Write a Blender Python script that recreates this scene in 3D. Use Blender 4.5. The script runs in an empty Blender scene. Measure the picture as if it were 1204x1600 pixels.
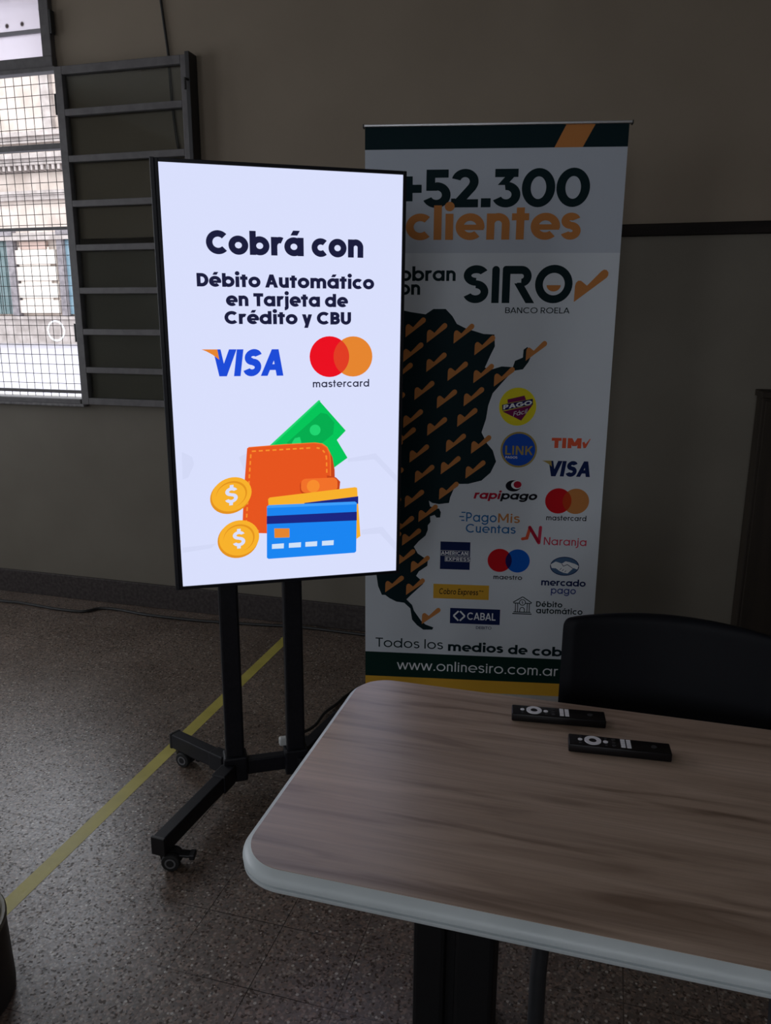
import bpy, bmesh, math, random
from math import pi, sin, cos, radians
from mathutils import Vector, Matrix
from mathutils.geometry import delaunay_2d_cdt

random.seed(7)
S = bpy.context.scene
COL = S.collection

# ------------------------------------------------------------------ camera
CAM_YAW, CAM_PITCH, CAM_ROLL = radians(15.774), radians(13.588), radians(0.3226)
cam_d = bpy.data.cameras.new('camera')
cam = bpy.data.objects.new('camera', cam_d)
COL.objects.link(cam)
_f = Vector((-sin(CAM_YAW) * cos(CAM_PITCH), cos(CAM_YAW) * cos(CAM_PITCH), -sin(CAM_PITCH)))
_r = Vector((cos(CAM_YAW), sin(CAM_YAW), 0))
_u = _r.cross(_f)
_r2 = cos(CAM_ROLL) * _r + sin(CAM_ROLL) * _u
_u2 = -sin(CAM_ROLL) * _r + cos(CAM_ROLL) * _u
_m = Matrix((_r2, _u2, -_f)).transposed().to_4x4()
_m.translation = Vector((0, 0, 1.5))
cam.matrix_world = _m
cam_d.sensor_fit = 'VERTICAL'
cam_d.sensor_height = 24.0
cam_d.lens = 1219.52 / 1600 * 24.0
cam_d.clip_start = 0.02
cam_d.clip_end = 300
S.camera = cam

# ------------------------------------------------------------------ light and exposure
SKY = 4.2
w = bpy.data.worlds.new('overcast_sky')
S.world = w
w.use_nodes = True
bg = w.node_tree.nodes['Background']
bg.inputs[0].default_value = (0.885, 0.925, 1.0, 1)
bg.inputs[1].default_value = SKY
S.view_settings.view_transform = 'Standard'
S.view_settings.look = 'None'
S.view_settings.exposure = 0.0
S.view_settings.gamma = 1.0
S.view_settings.use_curve_mapping = False


def portal(name, loc, rot, sx, sy):
    """Sampling guide for the sky light that enters through an opening."""
    l = bpy.data.lights.new(name, 'AREA')
    l.shape = 'RECTANGLE'
    l.size, l.size_y = sx, sy
    l.energy = 1
    l.cycles.is_portal = True
    o = bpy.data.objects.new(name, l)
    o.location = loc
    o.rotation_euler = rot
    COL.objects.link(o)
    return o


# openings: back-wall window, two left-wall windows
BWX0, BWX1, BWZ0, BWZ1 = -3.95, -2.580, 1.10, 3.05
LW = [(0.25, 1.55), (1.85, 3.15)]
LWZ0, LWZ1 = 1.0, 2.9
FW = [(-4.9, -3.3), (-0.7, 0.9)]
FY = -4.2
LX = -5.2
portal('window_daylight', ((BWX0 + BWX1) / 2, 3.72, (BWZ0 + BWZ1) / 2), (radians(-90), 0, 0), BWX1 - BWX0, BWZ1 - BWZ0)
for a, b in LW:
    portal('side_window_daylight', (LX - 0.22, (a + b) / 2, (LWZ0 + LWZ1) / 2), (0, radians(-90), 0), LWZ1 - LWZ0, b - a)
for a, b in FW:
    portal('rear_window_daylight', ((a + b) / 2, FY - 0.22, (LWZ0 + LWZ1) / 2), (radians(90), 0, 0), b - a, LWZ1 - LWZ0)


# ------------------------------------------------------------------ helpers: colour and materials
def lin(c):
    c = c / 255.0
    return c / 12.92 if c <= 0.04045 else ((c + 0.055) / 1.055) ** 2.4


def rgb(r, g, b):
    return (lin(r), lin(g), lin(b), 1.0)


_mats = {}


def mat(name, col, rough=0.6, metal=0.0, spec=0.5):
    if name in _mats:
        return _mats[name]
    m = bpy.data.materials.new(name)
    m.use_nodes = True
    p = m.node_tree.nodes['Principled BSDF']
    p.inputs['Base Color'].default_value = col
    p.inputs['Roughness'].default_value = rough
    p.inputs['Metallic'].default_value = metal
    p.inputs['Specular IOR Level'].default_value = spec
    _mats[name] = m
    return m


def noisy(name, c1, c2, scale=8.0, rough=(0.5, 0.7), metal=0.0, bump=0.0, stretch=(1, 1, 1), detail=4.0, spec=0.5, lo=0.35, hi=0.65):
    """Two-tone procedural surface with optional bump."""
    if name in _mats:
        return _mats[name]
    m = bpy.data.materials.new(name)
    m.use_nodes = True
    nt = m.node_tree
    p = nt.nodes['Principled BSDF']
    tc = nt.nodes.new('ShaderNodeTexCoord')
    mp = nt.nodes.new('ShaderNodeMapping')
    mp.inputs['Scale'].default_value = stretch
    nz = nt.nodes.new('ShaderNodeTexNoise')
    nz.inputs['Scale'].default_value = scale
    nz.inputs['Detail'].default_value = detail
    rp = nt.nodes.new('ShaderNodeValToRGB')
    rp.color_ramp.elements[0].position = lo
    rp.color_ramp.elements[0].color = c1
    rp.color_ramp.elements[1].position = hi
    rp.color_ramp.elements[1].color = c2
    mr = nt.nodes.new('ShaderNodeMapRange')
    mr.inputs['To Min'].default_value = rough[0]
    mr.inputs['To Max'].default_value = rough[1]
    L = nt.links.new
    L(tc.outputs['Object'], mp.inputs['Vector'])
    L(mp.outputs[0], nz.inputs['Vector'])
    L(nz.outputs[0], rp.inputs[0])
    L(rp.outputs[0], p.inputs['Base Color'])
    L(nz.outputs[0], mr.inputs['Value'])
    L(mr.outputs[0], p.inputs['Roughness'])
    p.inputs['Metallic'].default_value = metal
    p.inputs['Specular IOR Level'].default_value = spec
    if bump:
        bp = nt.nodes.new('ShaderNodeBump')
        bp.inputs['Strength'].default_value = bump
        bp.inputs['Distance'].default_value = 0.01
        L(nz.outputs[0], bp.inputs['Height'])
        L(bp.outputs[0], p.inputs['Normal'])
    _mats[name] = m
    return m


def glow(name, col, strength=1.0):
    """Picture element of a lit display."""
    if name in _mats:
        return _mats[name]
    m = bpy.data.materials.new(name)
    m.use_nodes = True
    nt = m.node_tree
    p = nt.nodes['Principled BSDF']
    p.inputs['Base Color'].default_value = (0.01, 0.01, 0.012, 1)
    p.inputs['Roughness'].default_value = 0.35
    p.inputs['Specular IOR Level'].default_value = 0.2
    p.inputs['Emission Color'].default_value = col
    p.inputs['Emission Strength'].default_value = strength
    _mats[name] = m
    return m


# ------------------------------------------------------------------ helpers: meshes and objects
def link(name, bm, m, parent=None, smooth=False, loc=None, sharp=35):
    bmesh.ops.recalc_face_normals(bm, faces=bm.faces)
    me = bpy.data.meshes.new(name)
    bm.to_mesh(me)
    bm.free()
    for x in (m if isinstance(m, (list, tuple)) else [m]):
        me.materials.append(x)
    if smooth:
        for p in me.polygons:
            p.use_smooth = True
        try:
            me.set_sharp_from_angle(angle=radians(sharp))
        except Exception:
            pass
    o = bpy.data.objects.new(name, me)
    if loc:
        o.location = loc
    COL.objects.link(o)
    if parent is not None:
        o.parent = parent
    return o


def thing(name, label, cat, loc=(0, 0, 0), rotz=0.0, group=None):
    o = bpy.data.objects.new(name, None)
    o.empty_display_size = 0.1
    o.location = loc
    o.rotation_euler = (0, 0, rotz)
    COL.objects.link(o)
    return tag(o, label, cat, group)


def tag(o, label, cat, group=None):
    o['label'] = label
    o['category'] = cat
    if group:
        o['group'] = group
    return o


def struct(o, label=None, cat=None):
    o['kind'] = 'structure'
    if label:
        o['label'] = label
    if cat:
        o['category'] = cat
    return o


def box(bm, x0, y0, z0, x1, y1, z1, bev=0.0, seg=2, M=None):
    v = [bm.verts.new(p) for p in ((x0, y0, z0), (x1, y0, z0), (x1, y1, z0), (x0, y1, z0), (x0, y0, z1), (x1, y0, z1), (x1, y1, z1), (x0, y1, z1))]
    f = [bm.faces.new([v[i] for i in q]) for q in ((0, 3, 2, 1), (4, 5, 6, 7), (0, 1, 5, 4), (1, 2, 6, 5), (2, 3, 7, 6), (3, 0, 4, 7))]
    if bev:
        e = list({e for q in f for e in q.edges})
        r = bmesh.ops.bevel(bm, geom=e, offset=bev, segments=seg, affect='EDGES', profile=0.5)
        v = list({q for q in r['verts']} | {q for q in v if q.is_valid})
    if M is not None:
        bmesh.ops.transform(bm, matrix=M, verts=[q for q in v if q.is_valid])
    return v


def beam(bm, p, q, wid, hei, bev=0.0):
    """Box section bar between two points, its height axis as near vertical as possible."""
    p, q = Vector(p), Vector(q)
    d = q - p
    n = d.length
    x = d.normalized()
    up = Vector((0, 0, 1)) if abs(x.z) < 0.95 else Vector((0, 1, 0))
    y = up.cross(x).normalized()
    z = x.cross(y)
    M = Matrix((x, y, z)).transposed().to_4x4()
    M.translation = p
    return box(bm, 0, -wid / 2, -hei / 2, n, wid / 2, hei / 2, bev, 2, M)


def tube(bm, pts, r, seg=10, cap=True):
    pts = [Vector(p) for p in pts]
    rings = []
    prev = None
    for i, p in enumerate(pts):
        t = (pts[min(i + 1, len(pts) - 1)] - pts[max(i - 1, 0)]).normalized()
        if prev is None:
            a = Vector((0, 0, 1)) if abs(t.z) < 0.9 else Vector((1, 0, 0))
            n = t.cross(a).normalized()
        else:
            n = (prev - t * prev.dot(t)).normalized()
        prev = n
        b = t.cross(n)
        rr = r[i] if isinstance(r, (list, tuple)) else r
        rings.append([bm.verts.new(p + rr * (cos(2 * pi * k / seg) * n + sin(2 * pi * k / seg) * b)) for k in range(seg)])
    for A, B in zip(rings, rings[1:]):
        for k in range(seg):
            bm.faces.new((A[k], A[(k + 1) % seg], B[(k + 1) % seg], B[k]))
    if cap:
        bm.faces.new(rings[0][::-1])
        bm.faces.new(rings[-1])


def lathe(bm, prof, seg=40, M=None, close=False):
    rings = []
    for r, z in prof:
        rings.append([bm.verts.new((r * cos(2 * pi * k / seg), r * sin(2 * pi * k / seg), z)) for k in range(seg)])
    pairs = list(zip(rings, rings[1:]))
    if close:
        pairs.append((rings[-1], rings[0]))
    for A, B in pairs:
        for k in range(seg):
            bm.faces.new((A[k], A[(k + 1) % seg], B[(k + 1) % seg], B[k]))
    if not close:
        bm.faces.new(rings[0][::-1])
        bm.faces.new(rings[-1])
    if M is not None:
        bmesh.ops.transform(bm, matrix=M, verts=[v for R in rings for v in R])


def spline(pts, n=8):
    """Catmull-Rom through the points."""
    P = [Vector(p) for p in pts]
    P = [P[0] * 2 - P[1]] + P + [P[-1] * 2 - P[-2]]
    out = []
    for i in range(1, len(P) - 2):
        for k in range(n):
            t = k / n
            a, b, c, d = P[i - 1], P[i], P[i + 1], P[i + 2]
            out.append(0.5 * ((2 * b) + (c - a) * t + (2 * a - 5 * b + 4 * c - d) * t * t + (3 * b - a - 3 * c + d) * t ** 3))
    out.append(P[-2])
    return out


def rrect(x0, y0, x1, y1, r, n=8):
    out = []
    for cx, cy, a0 in ((x1 - r, y1 - r, 0), (x0 + r, y1 - r, 90), (x0 + r, y0 + r, 180), (x1 - r, y0 + r, 270)):
        for k in range(n + 1):
            a = radians(a0 + 90 * k / n)
            out.append((cx + r * cos(a), cy + r * sin(a)))
    return out


# ------------------------------------------------------------------ lettering: a geometric sans built from strokes
def P_rect(x0, y0, x1, y1):
    return [(x0, y0), (x1, y0), (x1, y1), (x0, y1)]


def P_ell(cx, cy, rx, ry=None, n=36):
    ry = rx if ry is None else ry
    return [(cx + rx * cos(2 * pi * k / n), cy + ry * sin(2 * pi * k / n)) for k in range(n)]


def P_arc(cx, cy, rx, ry, a0, a1, w):
    out = []
    n = max(1, int(math.ceil(abs(a1 - a0) / 80.0)))
    for i in range(n):
        b0, b1 = a0 + (a1 - a0) * i / n, a0 + (a1 - a0) * (i + 1) / n
        m = max(3, int(abs(b1 - b0) / 9))
        A = [radians(b0 + (b1 - b0) * k / m) for k in range(m + 1)]
        out.append([(cx + rx * cos(a), cy + ry * sin(a)) for a in A] + [(cx + (rx - w) * cos(a), cy + (ry - w) * sin(a)) for a in reversed(A)])
    return out


def P_diag(x0, y0, x1, y1, w):
    L = math.hypot(x1 - x0, y1 - y0)
    h = 0.5 * w * L / max(1e-6, abs(y1 - y0))
    return [(x0 - h, y0), (x0 + h, y0), (x1 + h, y1), (x1 - h, y1)]


def P_line(x0, y0, x1, y1, w):
    L = math.hypot(x1 - x0, y1 - y0)
    nx, ny = -(y1 - y0) / L * w / 2, (x1 - x0) / L * w / 2
    return [(x0 + nx, y0 + ny), (x0 - nx, y0 - ny), (x1 - nx, y1 - ny), (x1 + nx, y1 + ny)]


def glyph(ch, w, h):
    """Polygons and advance of one character; cap height 1, x-height h, stroke w."""
    R = h * 0.53
    g = []
    acc = {'á': 'a', 'é': 'e', 'í': 'i', 'ó': 'o'}
    if ch in acc:
        g, adv = glyph(acc[ch], w, h)
        cx = adv / 2
        g = list(g) + [P_diag(cx - 0.02, h + 0.09, cx + 0.10, h + 0.30, w * 0.95)]
        return g, adv
    side, rs = (0.085, 0.05) if w < 0.2 else (0.055, 0.014)
    asc = 1.03

    def ring(x):
        return P_arc(x + R, h / 2, R, h / 2 + 0.01, 0, 360, w)
    if ch == ' ':
        return [], 0.30
    if ch == 'o':
        return ring(rs), 2 * R + 2 * rs
    if ch in 'adgq':
        x1 = rs + 2 * R + 0.01
        g = ring(rs)
        if ch == 'a':
            g += [P_rect(x1 - w, 0, x1, h)]
        elif ch == 'd':
            g += [P_rect(x1 - w, 0, x1, asc)]
        elif ch == 'q':
            g += [P_rect(x1 - w, -0.28, x1, h)]
        else:
            g += [P_rect(x1 - w, 0.02, x1, h)] + P_arc(rs + R + 0.01, 0.02, R, 0.32, 200, 360, w)
        return g, x1 + side
    if ch in 'bp':
        g = ring(side) + [P_rect(side - 0.01, 0 if ch == 'b' else -0.28, side - 0.01 + w, asc if ch == 'b' else h)]
        return g, side + 2 * R + rs
    if ch == 'c':
        return P_arc(rs + R, h / 2, R, h / 2 + 0.01, 48, 312, w), 2 * R + 2 * rs - 0.09
    if ch == 'e':
        return P_arc(rs + R, h / 2, R, h / 2 + 0.01, -8, 312 - 360 + 360, w)[0:] + [P_rect(rs + w * 0.5, h / 2 - 0.36 * w - 0.02, rs + 2 * R - 0.02, h / 2 + 0.36 * w - 0.02)], 2 * R + 2 * rs - 0.01
    if ch == 'l':
        return [P_rect(side, 0, side + w, asc)], w + 2 * side
    if ch in 'ij':
        g = [P_rect(side, 0 if ch == 'i' else -0.06, side + w, h), P_ell(side + w / 2, h + 0.10 + w * 0.5, w * 0.62)]
        if ch == 'j':
            g += P_arc(side + w - 0.30, -0.04, 0.30, 0.25, 270, 360, w)
        return g, w + 2 * side
    if ch in 'nmh':
        aw = 0.33 + w * 0.45
        g = [P_rect(side, 0, side + w, asc if ch == 'h' else h)]
        x = side
        for k in range(2 if ch == 'm' else 1):
            rx = (aw + w) / 2
            g += P_arc(x + rx, h - rx * 0.98 + 0.01, rx, rx * 0.98, 0, 180, w)
            g += [P_rect(x + 2 * rx - w, 0, x + 2 * rx, h - rx * 0.98 + 0.02)]
            x += 2 * rx - w
        return g, x + w + side
    if ch == 'u':
        rx = (0.33 + 1.45 * w) / 2
        return P_arc(side + rx, rx, rx, rx + 0.01, 180, 360, w) + [P_rect(side, rx, side + w, h), P_rect(side + 2 * rx - w, 0, side + 2 * rx, h)], 2 * rx + 2 * side
    if ch == 'r':
        rx = 0.15 + 0.85 * w
        return [P_rect(side, 0, side + w, h)] + P_arc(side + rx, h - rx * 1.05, rx, rx * 1.05 + 0.01, 64, 180, w), side + rx * 1.44 + 0.015
    if ch == 's' or ch == 'S' or ch == '8':
        H = h if ch == 's' else 1.0
        wid = (0.50 if ch == 's' else 0.64) + w * 0.3
        rl = (H + w) * 0.262
        ru = (H + w) / 2 - rl
        cx = rs + wid / 2
        g = P_arc(cx, H - ru + 0.01, wid / 2 * 0.95, ru, 22, 270, w) + P_arc(cx, rl - 0.01, wid / 2, rl, -158, 90, w)
        return g, wid + 2 * rs
    if ch == 't':
        return [P_rect(0.13, 0, 0.13 + w, asc - 0.08), P_rect(0.0, h - w * 0.92, 0.26 + w, h)], 0.30 + w
    if ch in 'vy':
        W = 0.60 + w * 0.55
        b = w * 0.55
        g = [P_diag(W / 2, 0, b, h, w), P_diag(W / 2, 0, W - b, h, w)]
        if ch == 'y':
            g[1] = P_diag(W / 2 - (W / 2 - b) * 0.28 / h, -0.28, W - b, h, w)
        return g, W + 0.02
    if ch == 'w':
        W = 0.92 + w
        b = w * 0.55
        q = (W - 2 * b) / 4
        return [P_diag(b + q, 0, b, h, w), P_diag(b + q, 0, b + 2 * q, h, w), P_diag(b + 3 * q, 0, b + 2 * q, h, w), P_diag(b + 3 * q, 0, b + 4 * q, h, w)], W + 0.02
    if ch == 'x':
        W = 0.56 + w * 0.5
        b = w * 0.55
        return [P_diag(b, 0, W - b, h, w), P_diag(W - b, 0, b, h, w)], W + 0.02
    if ch == '.':
        return [P_ell(side + w * 0.6, w * 0.6, w * 0.62)] if w < 0.17 else [P_rect(side, 0, side + w * 1.1, w * 1.1)], w * 1.1 + 2 * side
    if ch == '+':
        return [P_rect(side, 0.5 - w / 2, side + 0.66, 0.5 + w / 2), P_rect(side + 0.33 - w / 2, 0.17, side + 0.33 + w / 2, 0.83)], 0.66 + side + 0.04
    # capitals
    if ch in 'CGO':
        RX = 0.51
        if ch == 'O':
            return P_arc(rs + RX, 0.5, RX, 0.51, 0, 360, w), 2 * RX + 2 * rs
        g = P_arc(rs + RX, 0.5, RX, 0.51, 44, 316 if ch == 'C' else 345, w)
        if ch == 'G':
            g += [P_rect(rs + RX + 0.02, 0.5 - w * 0.55, rs + 2 * RX, 0.5 + w * 0.35)]
        return g, 2 * RX + 2 * rs - (0.10 if ch == 'C' else 0.0)
    if ch == 'D':
        return [P_rect(side, 0, side + w, 1), P_rect(side, 0, side + 0.36, w), P_rect(side, 1 - w, side + 0.36, 1)] + P_arc(side + 0.34, 0.5, 0.46, 0.5, -90, 90, w), side + 0.80 + rs
    if ch in 'EFL':
        W = 0.52 + w * 0.2
        g = [P_rect(side, 0, side + w, 1)]
        if ch in 'EL':
            g += [P_rect(side, 0, side + W, w)]
        if ch in 'EF':
            g += [P_rect(side, 1 - w, side + W, 1), P_rect(side, 0.5 - w / 2, side + W * 0.92, 0.5 + w / 2)]
        return g, side + W + 0.05
    if ch == 'I':
        return [P_rect(side, 0, side + w, 1)], w + 2 * side
    if ch == 'T':
        W = 0.66 + w * 0.3
        return [P_rect(W / 2 - w / 2, 0, W / 2 + w / 2, 1), P_rect(0.01, 1 - w, W - 0.01, 1)], W
    if ch in 'BPR':
        r1, r2 = 0.5 + w / 2, 0.5 + w / 2
        W = 0.62 + w * 0.2
        g = [P_rect(side, 0, side + w, 1)]
        ry = r1 / 2 if ch == 'B' else 0.30 + w * 0.15
        yc = 1 - ry
        bx = side + W - ry * 1.05
        g += P_arc(bx, yc, ry * 1.05, ry, -90, 90, w) + [P_rect(side, 1 - w, bx + 0.005, 1), P_rect(side, 1 - 2 * ry, bx + 0.005, 1 - 2 * ry + w)]
        if ch == 'B':
            g += P_arc(bx + 0.03, ry, ry * 1.05, ry, -90, 90, w) + [P_rect(side, 0, bx + 0.035, w), P_rect(side, 2 * ry - w, bx + 0.035, 2 * ry)]
        if ch == 'R':
            g += [P_diag(side + W - w * 0.55, 0, side + W * 0.52, 1 - 2 * ry + w * 0.6, w)]
        return g, side + W + rs + 0.02
    if ch == 'A':
        W = 0.80 + w * 0.5
        b = w * 0.55
        return [P_diag(b, 0, W / 2, 1, w), P_diag(W - b, 0, W / 2, 1, w), P_rect(W * 0.24, 0.22, W * 0.76, 0.22 + w * 0.85)], W + 0.0
    if ch == 'V':
        W = 0.76 + w * 0.5
        b = w * 0.55
        return [P_diag(W / 2, 0, b, 1, w), P_diag(W / 2, 0, W - b, 1, w)], W
    if ch == 'X':
        W = 0.70 + w * 0.5
        b = w * 0.55
        return [P_diag(b, 0, W - b, 1, w), P_diag(W - b, 0, b, 1, w)], W
    if ch == 'M':
        W = 0.84 + w * 0.6
        return [P_rect(side, 0, side + w, 1), P_rect(side + W - w, 0, side + W, 1), P_diag(side + W / 2, 0.22, side + w * 0.55, 1, w), P_diag(side + W / 2, 0.22, side + W - w * 0.55, 1, w)], W + 2 * side
    if ch == 'N':
        W = 0.68 + w * 0.5
        return [P_rect(side, 0, side + w, 1), P_rect(side + W - w, 0, side + W, 1), P_diag(side + W - w * 0.6, 0, side + w * 0.6, 1, w)], W + 2 * side
    if ch == 'K':
        W = 0.64 + w * 0.4
        return [P_rect(side, 0, side + w, 1), P_diag(side + w * 0.6, 0.34, side + W - w * 0.5, 1, w), P_diag(side + W - w * 0.4, 0, side + W * 0.40, 0.62, w)], W + side + 0.01
    if ch == 'U':
        W = 0.66 + w * 0.4
        return P_arc(side + W / 2, W / 2, W / 2, W / 2 + 0.01, 180, 360, w) + [P_rect(side, W / 2, side + w, 1), P_rect(side + W - w, W / 2, side + W, 1)], W + 2 * side
    # figures
    if ch == '0':
        return P_arc(rs + 0.40, 0.5, 0.40, 0.51, 0, 360, w), 0.80 + 2 * rs
    if ch == '2':
        W = 0.66
        r = 0.33
        cx = rs + r
        ax, ay = cx + (r - w / 2) * cos(radians(-38)), 1 - r + (r - w / 2) * sin(radians(-38))
        return P_arc(cx, 1 - r + 0.01, r, r, -38, 165, w) + [P_line(rs + w * 0.72, w * 0.5, ax, ay, w), P_ell(ax, ay, w / 2, None, 20), P_rect(rs, 0, rs + W, w), P_rect(rs, 0, rs + w * 0.5, w * 1.1)], W + 2 * rs
    if ch == '3':
        r = 0.315 + w * 0.05
        cx = rs + 0.30
        return [P_rect(rs + 0.02, 1 - w, rs + 0.58, 1), P_diag(rs + 0.20, 0.58, rs + 0.58 - w * 0.5, 1 - w * 0.4, w * 0.8)] + P_arc(cx, r, r + 0.02, r + 0.01, -155, 98, w), 0.66 + rs
    if ch == '5':
        r = 0.33
        cx = rs + 0.31
        return [P_rect(rs + 0.06, 1 - w, rs + 0.60, 1), P_rect(rs + 0.06, 0.46, rs + 0.06 + w, 1), P_rect(rs + 0.06, 2 * r - w, rs + 0.33, 2 * r)] + P_arc(cx, r, r + 0.02, r + 0.01, -155, 92, w), 0.66 + rs
    if ch == '$':
        g, a = glyph('S', w, h)
        return list(g) + [P_rect(a / 2 - w / 2, -0.16, a / 2 + w / 2, 0.12), P_rect(a / 2 - w / 2, 0.88, a / 2 + w / 2, 1.16)], a
    return [], 0.3


def letters(s, x0, x1, base, cap, w=0.2, h=0.74, slant=0.0, rot=0.0, arch=0.0):
    """Lay a line of lettering so that it spans x0..x1 with the given cap height."""
    polys, pen = [], 0.0
    for ch in s:
        g, adv = glyph(ch, w, h)
        polys += [[(x + pen, y) for x, y in p] for p in g]
        pen += adv
    xs = [x for p in polys for x, y in p]
    a, b = min(xs), max(xs)
    k = (x1 - x0) / (b - a)
    out = []
    for p in polys:
        q = []
        for x, y in p:
            X, Y = (x - a) * k + slant * y * cap, y * cap
            Y += arch * X
            q.append((x0 + X * cos(rot) - Y * sin(rot), base + X * sin(rot) + Y * cos(rot)))
        out.append(q)
    return out


def union(polys):
    """Merge overlapping polygons into one flat triangulation."""
    V, F = [], []
    for p in polys:
        area = sum(a[0] * b[1] - b[0] * a[1] for a, b in zip(p, p[1:] + p[:1]))
        if area < 0:
            p = p[::-1]
        i = len(V)
        V += [Vector((x, y)) for x, y in p]
        F.append(list(range(i, i + len(p))))
    vo, eo, fo, ov, oe, of = delaunay_2d_cdt(V, [], F, 0, 1e-6)
    return [tuple(v) for v in vo], [f for f, o in zip(fo, of) if o]


def picture(name, layers, parent, y0, step=0.00012, label=None):
    """One flat printed or displayed element: layers of (polygons, material), in the parent's x-z plane."""
    bm = bmesh.new()
    ms = []
    for i, (polys, m) in enumerate(layers):
        if m not in ms:
            ms.append(m)
        vs, fs = union(polys)
        bv = [bm.verts.new((x, y0 - step * (i + 1), z)) for x, z in vs]
        for f in fs:
            try:
                q = bm.faces.new([bv[k] for k in f])
                q.material_index = ms.index(m)
            except ValueError:
                pass
    bmesh.ops.delete(bm, geom=[v for v in bm.verts if not v.link_faces], context='VERTS')
    bm.normal_update()
    flip = [f for f in bm.faces if f.normal.y > 0]
    bmesh.ops.reverse_faces(bm, faces=flip)
    me = bpy.data.meshes.new(name)
    bm.to_mesh(me)
    bm.free()
    for m in ms:
        me.materials.append(m)
    o = bpy.data.objects.new(name, me)
    COL.objects.link(o)
    o.parent = parent
    if label:
        o['label'] = label
    return o


def tick(x, y, k=1.0):
    """Rounded tick mark whose lower tip stands at (x, y)."""
    pts = [(0, 0), (0.0005, 0.034), (0.0022, 0.041), (0.007, 0.0455), (0.0125, 0.0455), (0.0175, 0.042), (0.0265, 0.035),
           (0.0555, 0.0655), (0.061, 0.069), (0.067, 0.068), (0.071, 0.063), (0.071, 0.057), (0.068, 0.052)]
    return [(x + a * k, y + b * k) for a, b in pts]


def ringpoly(cx, cy, rx, ry, w):
    return P_arc(cx, cy, rx, ry, 0, 360, w)


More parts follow.
